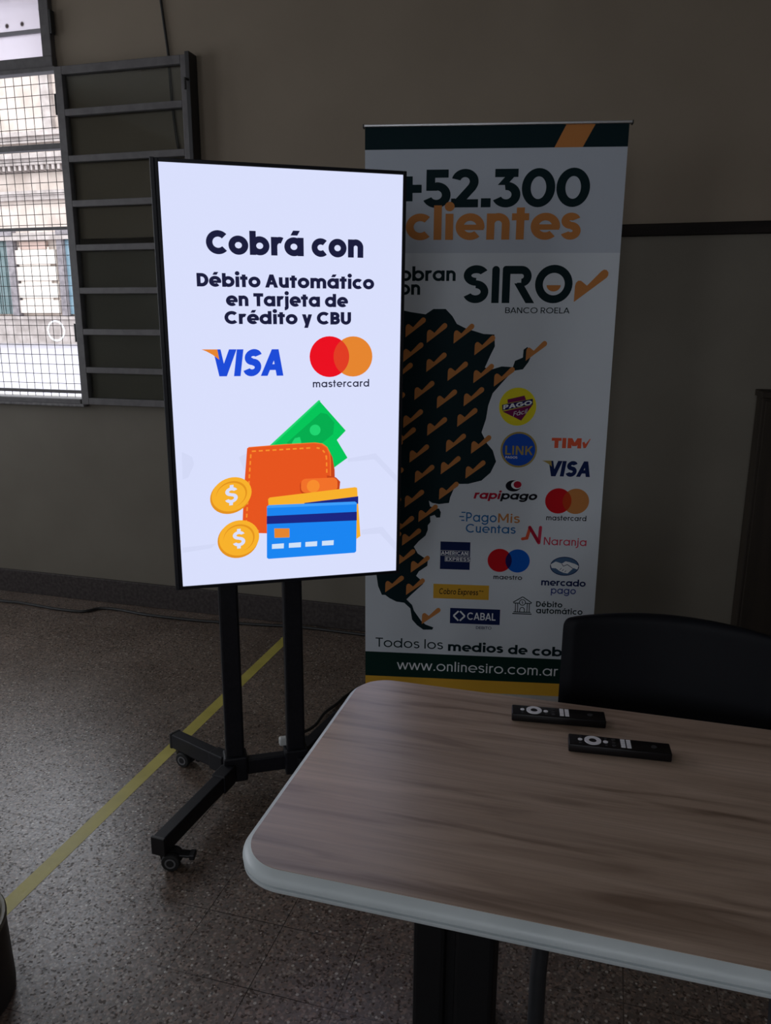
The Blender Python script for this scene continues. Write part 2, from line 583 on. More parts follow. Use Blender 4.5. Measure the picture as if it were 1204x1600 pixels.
# ------------------------------------------------------------------ setting: floor
def terrazzo():
    m = bpy.data.materials.new('terrazzo_tile')
    m.use_nodes = True
    nt = m.node_tree
    N, L = nt.nodes.new, nt.links.new
    p = nt.nodes['Principled BSDF']
    tc = N('ShaderNodeTexCoord')

    def ramp(src, stops, interp='LINEAR'):
        r = N('ShaderNodeValToRGB')
        r.color_ramp.interpolation = interp
        e = r.color_ramp.elements
        e[0].position, e[0].color = stops[0]
        e[1].position, e[1].color = stops[1]
        for s in stops[2:]:
            q = e.new(s[0])
            q.color = s[1]
        L(src, r.inputs[0])
        return r.outputs[0]

    def mix(fac, a, b, mode='MIX'):
        x = N('ShaderNodeMix')
        x.data_type = 'RGBA'
        x.blend_type = mode
        if isinstance(fac, float):
            x.inputs[0].default_value = fac
        else:
            L(fac, x.inputs[0])
        for s, i in ((a, 6), (b, 7)):
            if isinstance(s, tuple):
                x.inputs[i].default_value = s
            else:
                L(s, x.inputs[i])
        return x.outputs[2]
    v1 = N('ShaderNodeTexVoronoi')
    v1.inputs['Scale'].default_value = 120
    v1.inputs['Randomness'].default_value = 1.0
    v2 = N('ShaderNodeTexVoronoi')
    v2.inputs['Scale'].default_value = 170
    nz = N('ShaderNodeTexNoise')
    nz.inputs['Scale'].default_value = 3.1
    nz.inputs['Detail'].default_value = 6
    for n in (v1, v2, nz):
        L(tc.outputs['Object'], n.inputs['Vector'])
    sp1 = N('ShaderNodeSeparateColor')
    L(v1.outputs['Color'], sp1.inputs[0])
    sp2 = N('ShaderNodeSeparateColor')
    L(v2.outputs['Color'], sp2.inputs[0])
    base = ramp(nz.outputs[0], [(0.3, (0.092, 0.066, 0.052, 1)), (0.7, (0.155, 0.118, 0.096, 1))])
    fine = ramp(sp2.outputs[0], [(0.0, (0.58, 0.57, 0.56, 1)), (0.15, (0.85, 0.85, 0.85, 1)), (0.6, (1.1, 1.08, 1.05, 1)), (0.84, (1.7, 1.6, 1.5, 1))], 'CONSTANT')
    base = mix(1.0, base, fine, 'MULTIPLY')
    pit = ramp(sp2.outputs[0], [(0.0, (0.25, 0.25, 0.25, 1)), (0.13, (1, 1, 1, 1))], 'CONSTANT')
    grain = ramp(sp2.outputs[2], [(0.0, (0.75, 0.75, 0.75, 1)), (0.35, (1, 1, 1, 1)), (0.75, (1.25, 1.25, 1.25, 1))], 'CONSTANT')
    gl = N('ShaderNodeMath'); gl.operation = 'MULTIPLY'; L(pit, gl.inputs[0]); L(grain, gl.inputs[1])
    gs = N('ShaderNodeMath'); gs.operation = 'MULTIPLY'; L(gl.outputs[0], gs.inputs[0]); gs.inputs[1].default_value = 0.95
    L(gs.outputs[0], p.inputs['Specular IOR Level'])
    chip = ramp(sp1.outputs[0], [(0.0, (0.045, 0.038, 0.034, 1)), (0.07, (0.17, 0.115, 0.085, 1)), (0.38, (0.09, 0.075, 0.062, 1)), (0.66, (0.25, 0.21, 0.17, 1)), (0.94, (0.40, 0.36, 0.31, 1))], 'CONSTANT')
    sel = ramp(v1.outputs['Distance'], [(0.42, (1, 1, 1, 1)), (0.5, (0, 0, 0, 1))])
    keep = ramp(sp1.outputs[1], [(0.0, (0, 0, 0, 1)), (0.45, (1, 1, 1, 1))], 'CONSTANT')
    k = N('ShaderNodeMath')
    k.operation = 'MULTIPLY'
    L(sel, k.inputs[0])
    L(keep, k.inputs[1])
    col = mix(k.outputs[0], base, chip)
    # tile joints
    sx = N('ShaderNodeSeparateXYZ')
    L(tc.outputs['Object'], sx.inputs[0])

    def joint(src, off, pitch):
        a = N('ShaderNodeMath'); a.operation = 'SUBTRACT'; L(src, a.inputs[0]); a.inputs[1].default_value = off - 50 * pitch - pitch / 2
        b = N('ShaderNodeMath'); b.operation = 'MODULO'; L(a.outputs[0], b.inputs[0]); b.inputs[1].default_value = pitch
        c = N('ShaderNodeMath'); c.operation = 'SUBTRACT'; L(b.outputs[0], c.inputs[0]); c.inputs[1].default_value = pitch / 2
        d = N('ShaderNodeMath'); d.operation = 'ABSOLUTE'; L(c.outputs[0], d.inputs[0])
        e = N('ShaderNodeMath'); e.operation = 'LESS_THAN'; L(d.outputs[0], e.inputs[0]); e.inputs[1].default_value = 0.0013
        return e.outputs[0]
    jx = joint(sx.outputs[0], -1.750, 0.2087)
    jy = joint(sx.outputs[1], 1.357, 0.2004)
    jm = N('ShaderNodeMath'); jm.operation = 'MAXIMUM'; L(jx, jm.inputs[0]); L(jy, jm.inputs[1])
    n2 = N('ShaderNodeTexNoise'); n2.inputs['Scale'].default_value = 1.7; n2.inputs['Detail'].default_value = 2
    L(tc.outputs['Object'], n2.inputs['Vector'])
    jv = ramp(n2.outputs[0], [(0.42, (0.08, 0.08, 0.08, 1)), (0.60, (0.85, 0.85, 0.85, 1))])
    jf = N('ShaderNodeMath'); jf.operation = 'MULTIPLY'; L(jm.outputs[0], jf.inputs[0]); L(jv, jf.inputs[1])
    col = mix(jf.outputs[0], col, (0.03, 0.026, 0.022, 1))
    inv = N('ShaderNodeMath'); inv.operation = 'SUBTRACT'; inv.inputs[0].default_value = 1.0; L(jf.outputs[0], inv.inputs[1])
    g2 = N('ShaderNodeMath'); g2.operation = 'MULTIPLY'; L(gs.outputs[0], g2.inputs[0]); L(inv.outputs[0], g2.inputs[1])
    L(g2.outputs[0], p.inputs['Specular IOR Level'])
    L(col, p.inputs['Base Color'])
    r = N('ShaderNodeMapRange')
    r.inputs['To Min'].default_value = 0.28
    r.inputs['To Max'].default_value = 0.42
    L(nz.outputs[0], r.inputs[0])
    L(r.outputs[0], p.inputs['Roughness'])
    bp = N('ShaderNodeBump')
    bp.inputs['Strength'].default_value = 0.06
    bp.inputs['Distance'].default_value = 0.002
    L(sp2.outputs[1], bp.inputs['Height'])
    L(bp.outputs[0], p.inputs['Normal'])
    return m


def two_tone_wall():
    """Painted plaster: cream above the dado rail, grey-olive below it."""
    m = bpy.data.materials.new('painted_plaster')
    m.use_nodes = True
    nt = m.node_tree
    N, L = nt.nodes.new, nt.links.new
    p = nt.nodes['Principled BSDF']
    tc = N('ShaderNodeTexCoord')
    s = N('ShaderNodeSeparateXYZ')
    L(tc.outputs['Object'], s.inputs[0])
    gt = N('ShaderNodeMath'); gt.operation = 'GREATER_THAN'; gt.inputs[1].default_value = 1.87
    L(s.outputs[2], gt.inputs[0])
    nz = N('ShaderNodeTexNoise'); nz.inputs['Scale'].default_value = 2.2; nz.inputs['Detail'].default_value = 5
    L(tc.outputs['Object'], nz.inputs['Vector'])

    def ramp(a, b):
        r = N('ShaderNodeValToRGB')
        r.color_ramp.elements[0].position, r.color_ramp.elements[0].color = 0.35, a
        r.color_ramp.elements[1].position, r.color_ramp.elements[1].color = 0.65, b
        L(nz.outputs[0], r.inputs[0])
        return r.outputs[0]
    lo = ramp((0.140, 0.124, 0.098, 1), (0.162, 0.145, 0.116, 1))
    hi = ramp((0.212, 0.172, 0.128, 1), (0.235, 0.192, 0.144, 1))
    x = N('ShaderNodeMix'); x.data_type = 'RGBA'
    L(gt.outputs[0], x.inputs[0]); L(lo, x.inputs[6]); L(hi, x.inputs[7])
    L(x.outputs[2], p.inputs['Base Color'])
    p.inputs['Roughness'].default_value = 0.62
    p.inputs['Specular IOR Level'].default_value = 0.3
    n2 = N('ShaderNodeTexNoise'); n2.inputs['Scale'].default_value = 40; n2.inputs['Detail'].default_value = 4
    L(tc.outputs['Object'], n2.inputs['Vector'])
    bp = N('ShaderNodeBump'); bp.inputs['Strength'].default_value = 0.12; bp.inputs['Distance'].default_value = 0.004
    L(n2.outputs[0], bp.inputs['Height']); L(bp.outputs[0], p.inputs['Normal'])
    return m


M_FLOOR = terrazzo()
M_WALL = two_tone_wall()
M_BASE = noisy('terrazzo_skirting', (0.030, 0.024, 0.023, 1), (0.060, 0.050, 0.048, 1), 60, (0.45, 0.6), spec=0.3)
M_CEIL = noisy('white_ceiling', (0.45, 0.43, 0.39, 1), (0.5, 0.48, 0.44, 1), 3, (0.8, 0.9))
M_STEEL = noisy('grey_painted_steel', (0.080, 0.074, 0.076, 1), (0.112, 0.104, 0.106, 1), 25, (0.45, 0.6))
RX1, H = 3.4, 3.6
T = 0.2

bm = bmesh.new(); box(bm, LX - T, FY - T, -0.1, RX1 + T, 3.5 + T, 0)
struct(link('floor', bm, M_FLOOR))
bm = bmesh.new(); box(bm, LX - T, FY - T, H, RX1 + T, 3.5 + T, H + 0.1)
struct(link('ceiling', bm, M_CEIL))
bm = bmesh.new()
box(bm, LX - T, 3.5, 0, BWX0, 3.5 + T, H); box(bm, BWX1, 3.5, 0, RX1 + T, 3.5 + T, H)
box(bm, BWX0, 3.5, 0, BWX1, 3.5 + T, BWZ0); box(bm, BWX0, 3.5, BWZ1, BWX1, 3.5 + T, H)
box(bm, -2.616, 3.5, 2.665, BWX1, 3.5 + T, BWZ1)
struct(link('wall_back', bm, M_WALL))
bm = bmesh.new()
ys = [FY] + [v for ab in LW for v in ab] + [3.5]
for k in range(0, len(ys), 2):
    box(bm, LX - T, ys[k], 0, LX, ys[k + 1], H)
for a, b in LW:
    box(bm, LX - T, a, 0, LX, b, LWZ0); box(bm, LX - T, a, LWZ1, LX, b, H)
struct(link('wall_left', bm, M_WALL))
bm = bmesh.new(); box(bm, RX1, FY, 0, RX1 + T, 3.5, H)
struct(link('wall_right', bm, M_WALL))
bm = bmesh.new()
xs = [LX - T] + [v for ab in FW for v in ab] + [RX1 + T]
for k in range(0, len(xs), 2):
    box(bm, xs[k], FY - T, 0, xs[k + 1], FY, H)
for a, b in FW:
    box(bm, a, FY - T, 0, b, FY, LWZ0); box(bm, a, FY - T, LWZ1, b, FY, H)
struct(link('wall_front', bm, M_WALL))
bm = bmesh.new(); box(bm, LX, 3.484, 0, RX1, 3.5, 0.132, 0.003)
struct(link('baseboard_back', bm, M_BASE))
M_RAIL = noisy('dark_brown_rail', (0.010, 0.008, 0.007, 1), (0.018, 0.014, 0.012, 1), 20, (0.6, 0.7), stretch=(0.2, 1, 1), spec=0.12)
bm = bmesh.new(); box(bm, BWX1 + 0.01, 3.478, 1.848, RX1, 3.5, 1.895, 0.004)
struct(link('trim_1', bm, M_RAIL))
# steel frames of the side windows
for i, (a, b) in enumerate(LW):
    bm = bmesh.new()
    for y0, y1, z0, z1 in ((a, a + .04, LWZ0, LWZ1), (b - .04, b, LWZ0, LWZ1), (a, b, LWZ0, LWZ0 + .04), (a, b, LWZ1 - .04, LWZ1), ((a + b) / 2 - .02, (a + b) / 2 + .02, LWZ0, LWZ1)):
        box(bm, LX - 0.12, y0, z0, LX - 0.08, y1, z1)
    struct(link('window_%d' % (i + 2), bm, M_STEEL))
for i, (a, b) in enumerate(FW):
    bm = bmesh.new()
    for x0, x1, z0, z1 in ((a, a + .04, LWZ0, LWZ1), (b - .04, b, LWZ0, LWZ1), (a, b, LWZ0, LWZ0 + .04), (a, b, LWZ1 - .04, LWZ1), ((a + b) / 2 - .02, (a + b) / 2 + .02, LWZ0, LWZ1)):
        box(bm, x0, FY - 0.12, z0, x1, FY - 0.08, z1)
    struct(link('window_%d' % (i + 4), bm, M_STEEL))

# ------------------------------------------------------------------ setting: the window in the back wall
win = thing('window_1', 'grey steel window with its inner sash swung open beside the television', 'window', ((BWX0 + BWX1) / 2, 3.5, BWZ0))
win['kind'] = 'structure'
WX, WZ = (BWX0 + BWX1) / 2, BWZ0


def wl(x, z):
    return x - WX, z - WZ


def wbox(bm, x0, y0, z0, x1, y1, z1, bev=0.0):
    box(bm, x0 - WX, y0 - 3.5, z0 - WZ, x1 - WX, y1 - 3.5, z1 - WZ, bev)


bm = bmesh.new()
wbox(bm, -2.667, 3.47, 2.66, -2.615, 3.55, 3.05, 0.004)
wbox(bm, -2.592, 3.475, 1.10, -2.578, 3.55, 2.66)
wbox(bm, -3.95, 3.47, 1.10, -3.90, 3.55, 3.05, 0.004)
wbox(bm, -3.90, 3.47, 3.00, -2.667, 3.55, 3.05, 0.004)
wbox(bm, -3.95, 3.46, 1.085, -2.612, 3.55, 1.112, 0.004)
link('window_frame', bm, M_STEEL, win)
bm = bmesh.new()
wbox(bm, -3.90, 3.465, 2.655, -2.612, 3.54, 2.710, 0.004)
wbox(bm, -3.90, 3.45, 2.640, -2.592, 3.50, 2.660, 0.003)
link('transom', bm, M_STEEL, win)
for z0, z1, d in ((2.314, 2.340, 0.04), (1.944, 1.958, 0.02), (1.139, 1.153, 0.02)):
    bm = bmesh.new(); wbox(bm, -3.90, 3.50, z0, -2.592, 3.50 + d, z1, 0.002)
    link('crossbar', bm, M_STEEL, win)
bm = bmesh.new()
wbox(bm, -3.90, 3.515, 2.828, -2.667, 3.535, 2.846, 0.002)
link('glazing_bar', bm, mat('pale_putty', rgb(150, 146, 152), 0.7), win)
# frosted dirty upper pane
fm = bpy.data.materials.new('frosted_glass'); fm.use_nodes = True
nt = fm.node_tree; nt.nodes.clear()
out = nt.nodes.new('ShaderNodeOutputMaterial'); tr = nt.nodes.new('ShaderNodeBsdfTranslucent'); tp = nt.nodes.new('ShaderNodeBsdfTransparent'); mx = nt.nodes.new('ShaderNodeMixShader')
tr.inputs[0].default_value = (0.80, 0.78, 0.80, 1); tp.inputs[0].default_value = (0.42, 0.40, 0.42, 1); mx.inputs[0].default_value = 0.70
spz = nt.nodes.new('ShaderNodeTexVoronoi'); spz.inputs['Scale'].default_value = 5.0; spz.voronoi_dimensions = '2D'
tcn = nt.nodes.new('ShaderNodeTexCoord'); mpn = nt.nodes.new('ShaderNodeMapping'); mpn.inputs['Rotation'].default_value = (pi / 2, 0, 0); nt.links.new(tcn.outputs['Object'], mpn.inputs[0]); nt.links.new(mpn.outputs[0], spz.inputs['Vector'])
rpn = nt.nodes.new('ShaderNodeValToRGB'); rpn.color_ramp.elements[0].position = 0.035; rpn.color_ramp.elements[0].color = (0.10, 0.08, 0.07, 1); rpn.color_ramp.elements[1].position = 0.065; rpn.color_ramp.elements[1].color = (0.86, 0.82, 0.85, 1)
nt.links.new(spz.outputs['Distance'], rpn.inputs[0]); nt.links.new(rpn.outputs[0], tr.inputs[0])
nt.links.new(tp.outputs[0], mx.inputs[1]); nt.links.new(tr.outputs[0], mx.inputs[2]); nt.links.new(mx.outputs[0], out.inputs[0])
bm = bmesh.new(); wbox(bm, -3.90, 3.522, 2.710, -2.667, 3.526, 3.0)
link('upper_pane', bm, fm, win, )['label'] = 'frosted upper pane speckled with dirt'
# chipped putty along the foot of the upper pane
bm = bmesh.new()
x = -3.9
while x < -2.68:
    d = random.uniform(0.015, 0.07)
    wbox(bm, x, 3.512, 2.708, min(x + d, -2.667), 3.522, 2.712 + random.uniform(0.001, 0.007))
    x += d
link('putty_bead', bm, M_STEEL, win)
# wire mesh outside
bm = bmesh.new()
x = -3.92
while x < -2.585:
    tube(bm, [(x - WX, 0.115, 1.06 - WZ), (x - WX, 0.115, 3.05 - WZ)], 0.0017, 5); x += 0.0505
z = 1.075
while z < 3.04:
    tube(bm, [(-3.94 - WX, 0.117, z - WZ), (-2.582 - WX, 0.117, z - WZ)], 0.0017, 5); z += 0.0505
link('wire_mesh', bm, mat('rusty_wire', (0.05, 0.04, 0.04, 1), 0.7), win)['label'] = 'square wire mesh guarding the outside of the window'
# mortar sill with a wire lying on it
bm = bmesh.new(); wbox(bm, -3.98, 3.455, 1.072, -2.590, 3.50, 1.087, 0.004)
link('sill', bm, noisy('chipped_sill', (0.10, 0.095, 0.10, 1), (0.2, 0.19, 0.19, 1), 40, (0.6, 0.8)), win)
bm = bmesh.new(); wbox(bm, -2.609, 3.462, 2.80, -2.598, 3.49, 2.90, 0.003)
link('hinge', bm, mat('dark_iron', (0.02, 0.02, 0.02, 1), 0.6), win)

# open sash lying back against the wall
gm = bpy.data.materials.new('clear_glass'); gm.use_nodes = True
nt = gm.node_tree; nt.nodes.clear()
out = nt.nodes.new('ShaderNodeOutputMaterial'); gl = nt.nodes.new('ShaderNodeBsdfGlossy'); tp = nt.nodes.new('ShaderNodeBsdfTransparent'); mx = nt.nodes.new('ShaderNodeMixShader'); fr = nt.nodes.new('ShaderNodeFresnel')
gl.inputs['Roughness'].default_value = 0.05; tp.inputs[0].default_value = (0.93, 0.95, 0.94, 1); fr.inputs[0].default_value = 1.5
nt.links.new(fr.outputs[0], mx.inputs[0]); nt.links.new(tp.outputs[0], mx.inputs[1]); nt.links.new(gl.outputs[0], mx.inputs[2]); nt.links.new(mx.outputs[0], out.inputs[0])
SX0, SX1, SZ0, SZ1 = -2.588, -1.900, 1.088, 2.652
sash_bm = bmesh.new()
YF, YB = 3.438, 3.472


def sbox(x0, z0, x1, z1, ya=YF, yb=YB):
    wbox(sash_bm, x0, ya, z0, x1, yb, z1, 0.0025)


sbox(SX0, SZ0, SX0 + 0.042, SZ1)
sbox(SX1 - 0.030, SZ0, SX1, SZ1)
sbox(SX0 + .042, SZ1 - 0.036, SX1 - .03, SZ1)
sbox(SX0 + .042, SZ0, SX1 - .03, SZ0 + 0.034)
for zc in (2.454, 2.252, 2.052, 1.850, 1.648, 1.450, 1.262):
    sbox(SX0 + .042, zc - 0.015, SX1 - .03, zc + 0.015)
sash = link('casement_sash', sash_bm, M_STEEL, win)
sash['label'] = 'open inner sash of eight stacked panes folded against the wall'
bm = bmesh.new(); wbox(bm, SX1, 3.425, SZ0, SX1 + 0.022, 3.495, SZ1 + 0.008, 0.003)
link('edge_strip', bm, mat('dark_edge_steel', (0.018, 0.017, 0.018, 1), 0.5), sash)
bm = bmesh.new(); wbox(bm, SX0 + .03, 3.455, SZ0 + .03, SX1 - .025, 3.459, SZ1 - .03)
link('glass_panes', bm, gm, sash)
bm = bmesh.new()
tube(bm, [(SX1 + .011 - WX, -0.075, 2.545 - WZ), (SX1 + .011 - WX, -0.10, 2.545 - WZ), (SX1 + .011 - WX, -0.10, 2.50 - WZ)], 0.006, 8)
link('latch', bm, mat('dark_iron', (0.02, 0.02, 0.02, 1), 0.6), sash)
for hz in (2.45, 1.40):
    bm = bmesh.new(); tube(bm, [(SX0 - .012 - WX, -0.045, hz - WZ), (SX0 - .012 - WX, -0.045, hz + .09 - WZ)], 0.008, 8)
    link('hinge', bm, mat('dark_iron', (0.02, 0.02, 0.02, 1), 0.6), sash)

# ------------------------------------------------------------------ outside: street and the building across it
bm = bmesh.new(); box(bm, -70, 3.72, 0.28, 25, 60, 0.43)
struct(link('street', bm, noisy('pale_paving', (0.27, 0.255, 0.28, 1), (0.31, 0.295, 0.32, 1), 0.6, (0.8, 0.9))), 'pale street outside the window', 'street')
M_STUC = noisy('old_stucco', (0.37, 0.305, 0.26, 1), (0.50, 0.425, 0.37, 1), 1.1, (0.8, 0.95), detail=8)
M_STUD = noisy('weathered_stucco', (0.25, 0.215, 0.195, 1), (0.37, 0.325, 0.30, 1), 2.5, (0.8, 0.95), detail=8)
M_WHITE = noisy('pale_ashlar', (0.56, 0.50, 0.44, 1), (0.60, 0.54, 0.48, 1), 1.5, (0.8, 0.95))
M_PINK = noisy('peach_stucco', (0.40, 0.29, 0.24, 1), (0.44, 0.32, 0.27, 1), 3, (0.8, 0.95))
bld = thing('building', 'pale old building with ashlar courses across the street behind the wire mesh', 'building', (-26.5, 33, 0.43))


def bbox(bm, x0, y0, z0, x1, y1, z1):
    box(bm, x0 + 26.5, y0 - 33, z0 - 0.43, x1 + 26.5, y1 - 33, z1 - 0.43)


bm = bmesh.new(); bbox(bm, -40, 33.3, 0.43, -18, 34.5, 14.5)
link('wall', bm, M_STUC, bld)
bm = bmesh.new(); bbox(bm, -40, 33.1, 0.43, -18, 33.3, 1.60); bbox(bm, -40, 33.0, 1.60, -18, 33.3, 1.74)
link('plinth', bm, M_STUD, bld)
bm = bmesh.new()
for k, (z0, z1) in enumerate(((1.9, 2.5), (2.62, 3.28), (3.42, 4.05), (4.18, 4.82))):
    bbox(bm, -28.15, 33.12, z0, -25.70, 33.3, z1)
    bbox(bm, -28.1 + 0.25, 33.2, z1, -26.1, 33.3, z1 + 0.14)
link('ashlar_courses', bm, M_WHITE, bld)
bm = bmesh.new(); bbox(bm, -27.7, 33.15, 4.86, -26.2, 33.3, 5.2)
link('peach_band', bm, M_PINK, bld)
bm = bmesh.new()
bbox(bm, -40, 32.9, 5.25, -18, 33.3, 5.42); bbox(bm, -40, 33.05, 5.42, -18, 33.3, 5.6)
bbox(bm, -40, 33.0, 7.25, -18, 33.3, 7.45); bbox(bm, -40, 33.1, 7.05, -18, 33.3, 7.25)
link('string_course', bm, M_STUD, bld)
bm = bmesh.new()
bbox(bm, -40, 32.5, 8.75, -18, 33.3, 8.95); bbox(bm, -40, 32.7, 8.5, -18, 33.3, 8.75)
x = -39.9
while x < -18:
    bbox(bm, x, 32.75, 8.28, x + 0.14, 33.3, 8.5); x += 0.30
link('dentil_cornice', bm, M_STUD, bld)
bm = bmesh.new(); bbox(bm, -40, 32.8, 9.75, -18, 33.3, 9.95); bbox(bm, -40, 33.0, 9.5, -18, 33.3, 9.75)
link('balcony_ledge', bm, M_STUD, bld)
for px in (-25.7, -29.9, -21.6):
    bm = bmesh.new(); bbox(bm, px, 33.0, 9.95, px + 0.5, 33.3, 13.6)
    link('pilaster', bm, M_STUD, bld)
bm = bmesh.new(); bbox(bm, -40, 32.4, 13.6, -18, 34.5, 14.5)
link('roof_cornice', bm, M_STUD, bld)
M_TEAL = noisy('teal_shutter_paint', (0.10, 0.17, 0.21, 1), (0.15, 0.23, 0.27, 1), 2, (0.5, 0.6))
M_GREYT = noisy('grey_green_shutter', (0.06, 0.10, 0.10, 1), (0.10, 0.14, 0.14, 1), 2, (0.5, 0.6))
for x0, m in ((-25.15, M_TEAL), (-29.85, M_GREYT)):
    bm = bmesh.new()
    for a, b in ((x0 - 0.38, x0), (x0 + 1.5, x0 + 1.88)):
        bbox(bm, a, 33.02, 1.75, b, 33.3, 5.25)
    bbox(bm, x0 - 0.38, 33.02, 5.25, x0 + 1.88, 33.3, 5.75)
    fr_ = link('window_surround', bm, noisy('dark_surround', (0.13, 0.115, 0.12, 1), (0.22, 0.195, 0.20, 1), 4, (0.8, 0.95), detail=8), bld)
    bm = bmesh.new()
    k = x0
    while k < x0 + 1.45:
        bbox(bm, k, 33.16, 1.85, k + 0.20, 33.3, 5.25); k += 0.25
    link('shutter', bm, m, fr_)
bm = bmesh.new()
lathe(bm, [(0.42, -0.01), (0.50, -0.01), (0.50, 0.01), (0.42, 0.01)], 40, Matrix.Translation((0.48, 0.085, 0.63)) @ Matrix.Rotation(pi / 2, 4, 'X'), True)
link('white_ring', bm, mat('ring_white', (0.9, 0.9, 0.9, 1), 0.8), bld)  # thin white ring just in front of the plinth

# ------------------------------------------------------------------ television (display panel)
TVL = Vector((-0.8226, 1.9594, 1.332))
YAW, TILT = 0.5316, 0.0324
SW, SH = 0.610, 1.0844
tv = thing('television', 'tall portrait television showing card payment advert, mounted on the black wheeled stand', 'television')
d = Vector((cos(YAW), sin(YAW), 0)); n0 = Vector((sin(YAW), -cos(YAW), 0))
u = cos(TILT) * Vector((0, 0, 1)) + sin(TILT) * n0
n = d.cross(u)
Mx = Matrix((d, -n, u)).transposed().to_4x4()
BASEZ = -(SH / 2 + 0.009)
Mx.translation = TVL + u * BASEZ
tv.matrix_world = Mx
ZC = -BASEZ       # height of the screen centre above the thing's base
M_BEZ = mat('black_bezel', (0.006, 0.007, 0.012, 1), 0.35)
M_HOUS = noisy('black_plastic_back', (0.012, 0.012, 0.014, 1), (0.02, 0.02, 0.022, 1), 60, (0.45, 0.6))
ow, oh = SW / 2 + 0.009, SH / 2 + 0.009
bm = bmesh.new()
box(bm, -ow - 0.010, 0.004, ZC - oh, ow, 0.052, ZC + oh, 0.003)
box(bm, -ow + 0.08, 0.052, ZC - oh + 0.10, ow - 0.08, 0.072, ZC + oh - 0.20, 0.012)
link('housing', bm, M_HOUS, tv)
bm = bmesh.new()
for x0, z0, x1, z1 in ((-ow, -oh, -SW / 2, oh), (SW / 2, -oh, ow, oh), (-SW / 2, SH / 2, SW / 2, oh), (-SW / 2, -oh, SW / 2, -SH / 2)):
    box(bm, x0, -0.004, ZC + z0, x1, 0.006, ZC + z1, 0.001, 1)
link('bezel', bm, M_BEZ, tv)
bm = bmesh.new(); box(bm, -ow - 0.011, -0.005, ZC - oh, -ow, 0.008, ZC + oh + 0.001, 0.002)
link('side_chin', bm, noisy('charcoal_chin', (0.012, 0.013, 0.018, 1), (0.018, 0.019, 0.025, 1), 50, (0.45, 0.55)), tv)
TVK = 1.01
E_WHITE = glow('screen_white', rgb(216, 222, 251), TVK)
E_FAINT = glow('screen_faint_grey', rgb(210, 216, 245), TVK)
E_NAVY = glow('screen_navy', rgb(24, 26, 58), TVK)
E_INK = glow('screen_dark_grey', rgb(44, 46, 70), TVK)
E_BLUE = glow('screen_wordmark_blue', rgb(26, 74, 214), TVK)
E_RED = glow('screen_red', rgb(233, 12, 30), TVK)
E_ORED = glow('screen_orange_red', rgb(224, 60, 34), TVK)
E_ORA = glow('screen_orange', rgb(228, 132, 46), TVK)
E_GRN = glow('screen_green', rgb(0, 196, 88), TVK)
E_GRN2 = glow('screen_light_green', rgb(30, 212, 112), TVK)
E_GRN3 = glow('screen_deep_green', rgb(0, 172, 78), TVK)
E_WAL = glow('screen_wallet_orange', rgb(229, 84, 28), TVK)
E_WAL2 = glow('screen_wallet_edge', rgb(240, 112, 40), TVK)
E_WAL3 = glow('screen_wallet_dark', rgb(196, 66, 22), TVK)
E_STI = glow('screen_stitch', rgb(246, 140, 44), TVK)
E_YEL = glow('screen_yellow', rgb(246, 176, 42), TVK)
E_YEL2 = glow('screen_deep_yellow', rgb(226, 146, 28), TVK)
E_SKY = glow('screen_card_blue', rgb(24, 132, 240), TVK)
E_SKY2 = glow('screen_card_edge', rgb(60, 156, 250), TVK)
E_STRIPE = glow('screen_card_stripe', rgb(24, 36, 128), TVK)
E_DASH = glow('screen_dash', rgb(206, 224, 246), TVK)
bm = bmesh.new(); box(bm, -SW / 2, 0.0, ZC - SH / 2, SW / 2, 0.004, ZC + SH / 2)
screen = link('screen', bm, E_WHITE, tv)


def tvp(name, layers, label=None, lift=0.0):
    return picture(name, [([[(x, z + ZC) for x, z in p] for p in ps], m) for ps, m in layers], screen, -lift, step=0.00008, label=label)


for q in ([(-0.288, -0.165), (-0.262, -0.18), (-0.258, -0.20), (-0.275, -0.235), (-0.29, -0.24)],
          [(-0.30, -0.430), (-0.21, -0.425), (-0.225, -0.437), (-0.30, -0.445)],
          [(-0.140, -0.185), (-0.118, -0.175), (-0.118, -0.225), (-0.128, -0.22)],
          [(0.16, -0.20), (0.24, -0.188), (0.302, -0.255), (0.302, -0.275), (0.236, -0.205), (0.16, -0.21)],
          [(0.20, -0.41), (0.262, -0.405), (0.302, -0.455), (0.302, -0.48), (0.255, -0.425), (0.20, -0.425)]):
    tvp('background_facet', [([q], E_FAINT)])
tvp('headline_word', [(letters('Cobrá', -0.2014, 0.0435, 0.3350, 0.0560, 0.275, 0.80), E_NAVY)])
tvp('headline_word', [(letters('con', 0.0640, 0.2006, 0.3350, 0.0560, 0.275, 0.80), E_NAVY)])
tvp('subheading_lettering', [(letters('Débito Automático', -0.2283, 0.2308, 0.2560, 0.0325, 0.262, 0.80) +
                             letters('en Tarjeta de', -0.158, 0.160, 0.2092, 0.0325, 0.262, 0.80) +
                             letters('Crédito y CBU', -0.1635, 0.1682, 0.1643, 0.0322, 0.262, 0.80), E_NAVY)])


def visa(x0, x1, b, cap, ink, wing, f=0.10):
    k = cap / 0.069
    L1 = letters('V', x0 + 0.022 * k, x0 + 0.082 * k, b, cap, 0.27, 0.74, 0.10)
    L2 = letters('ISA', x0 + 0.080 * k, x1 - 0.012 * k, b, cap, 0.26, 0.74, 0.14)
    W = [[(x0, b + cap), (x0 + 0.040 * k, b + cap), (x0 + 0.044 * k, b + cap * 0.62), (x0 + 0.028 * k, b + cap * 0.80), (x0 + 0.012 * k, b + cap * 0.93)]]
    return [(L1 + L2, ink), (W, wing)]


tvp('payment_network_wordmark', visa(-0.2248, -0.0034, 0.0312, 0.0690, E_BLUE, E_ORA), 'slanted blue wordmark with an orange wing')


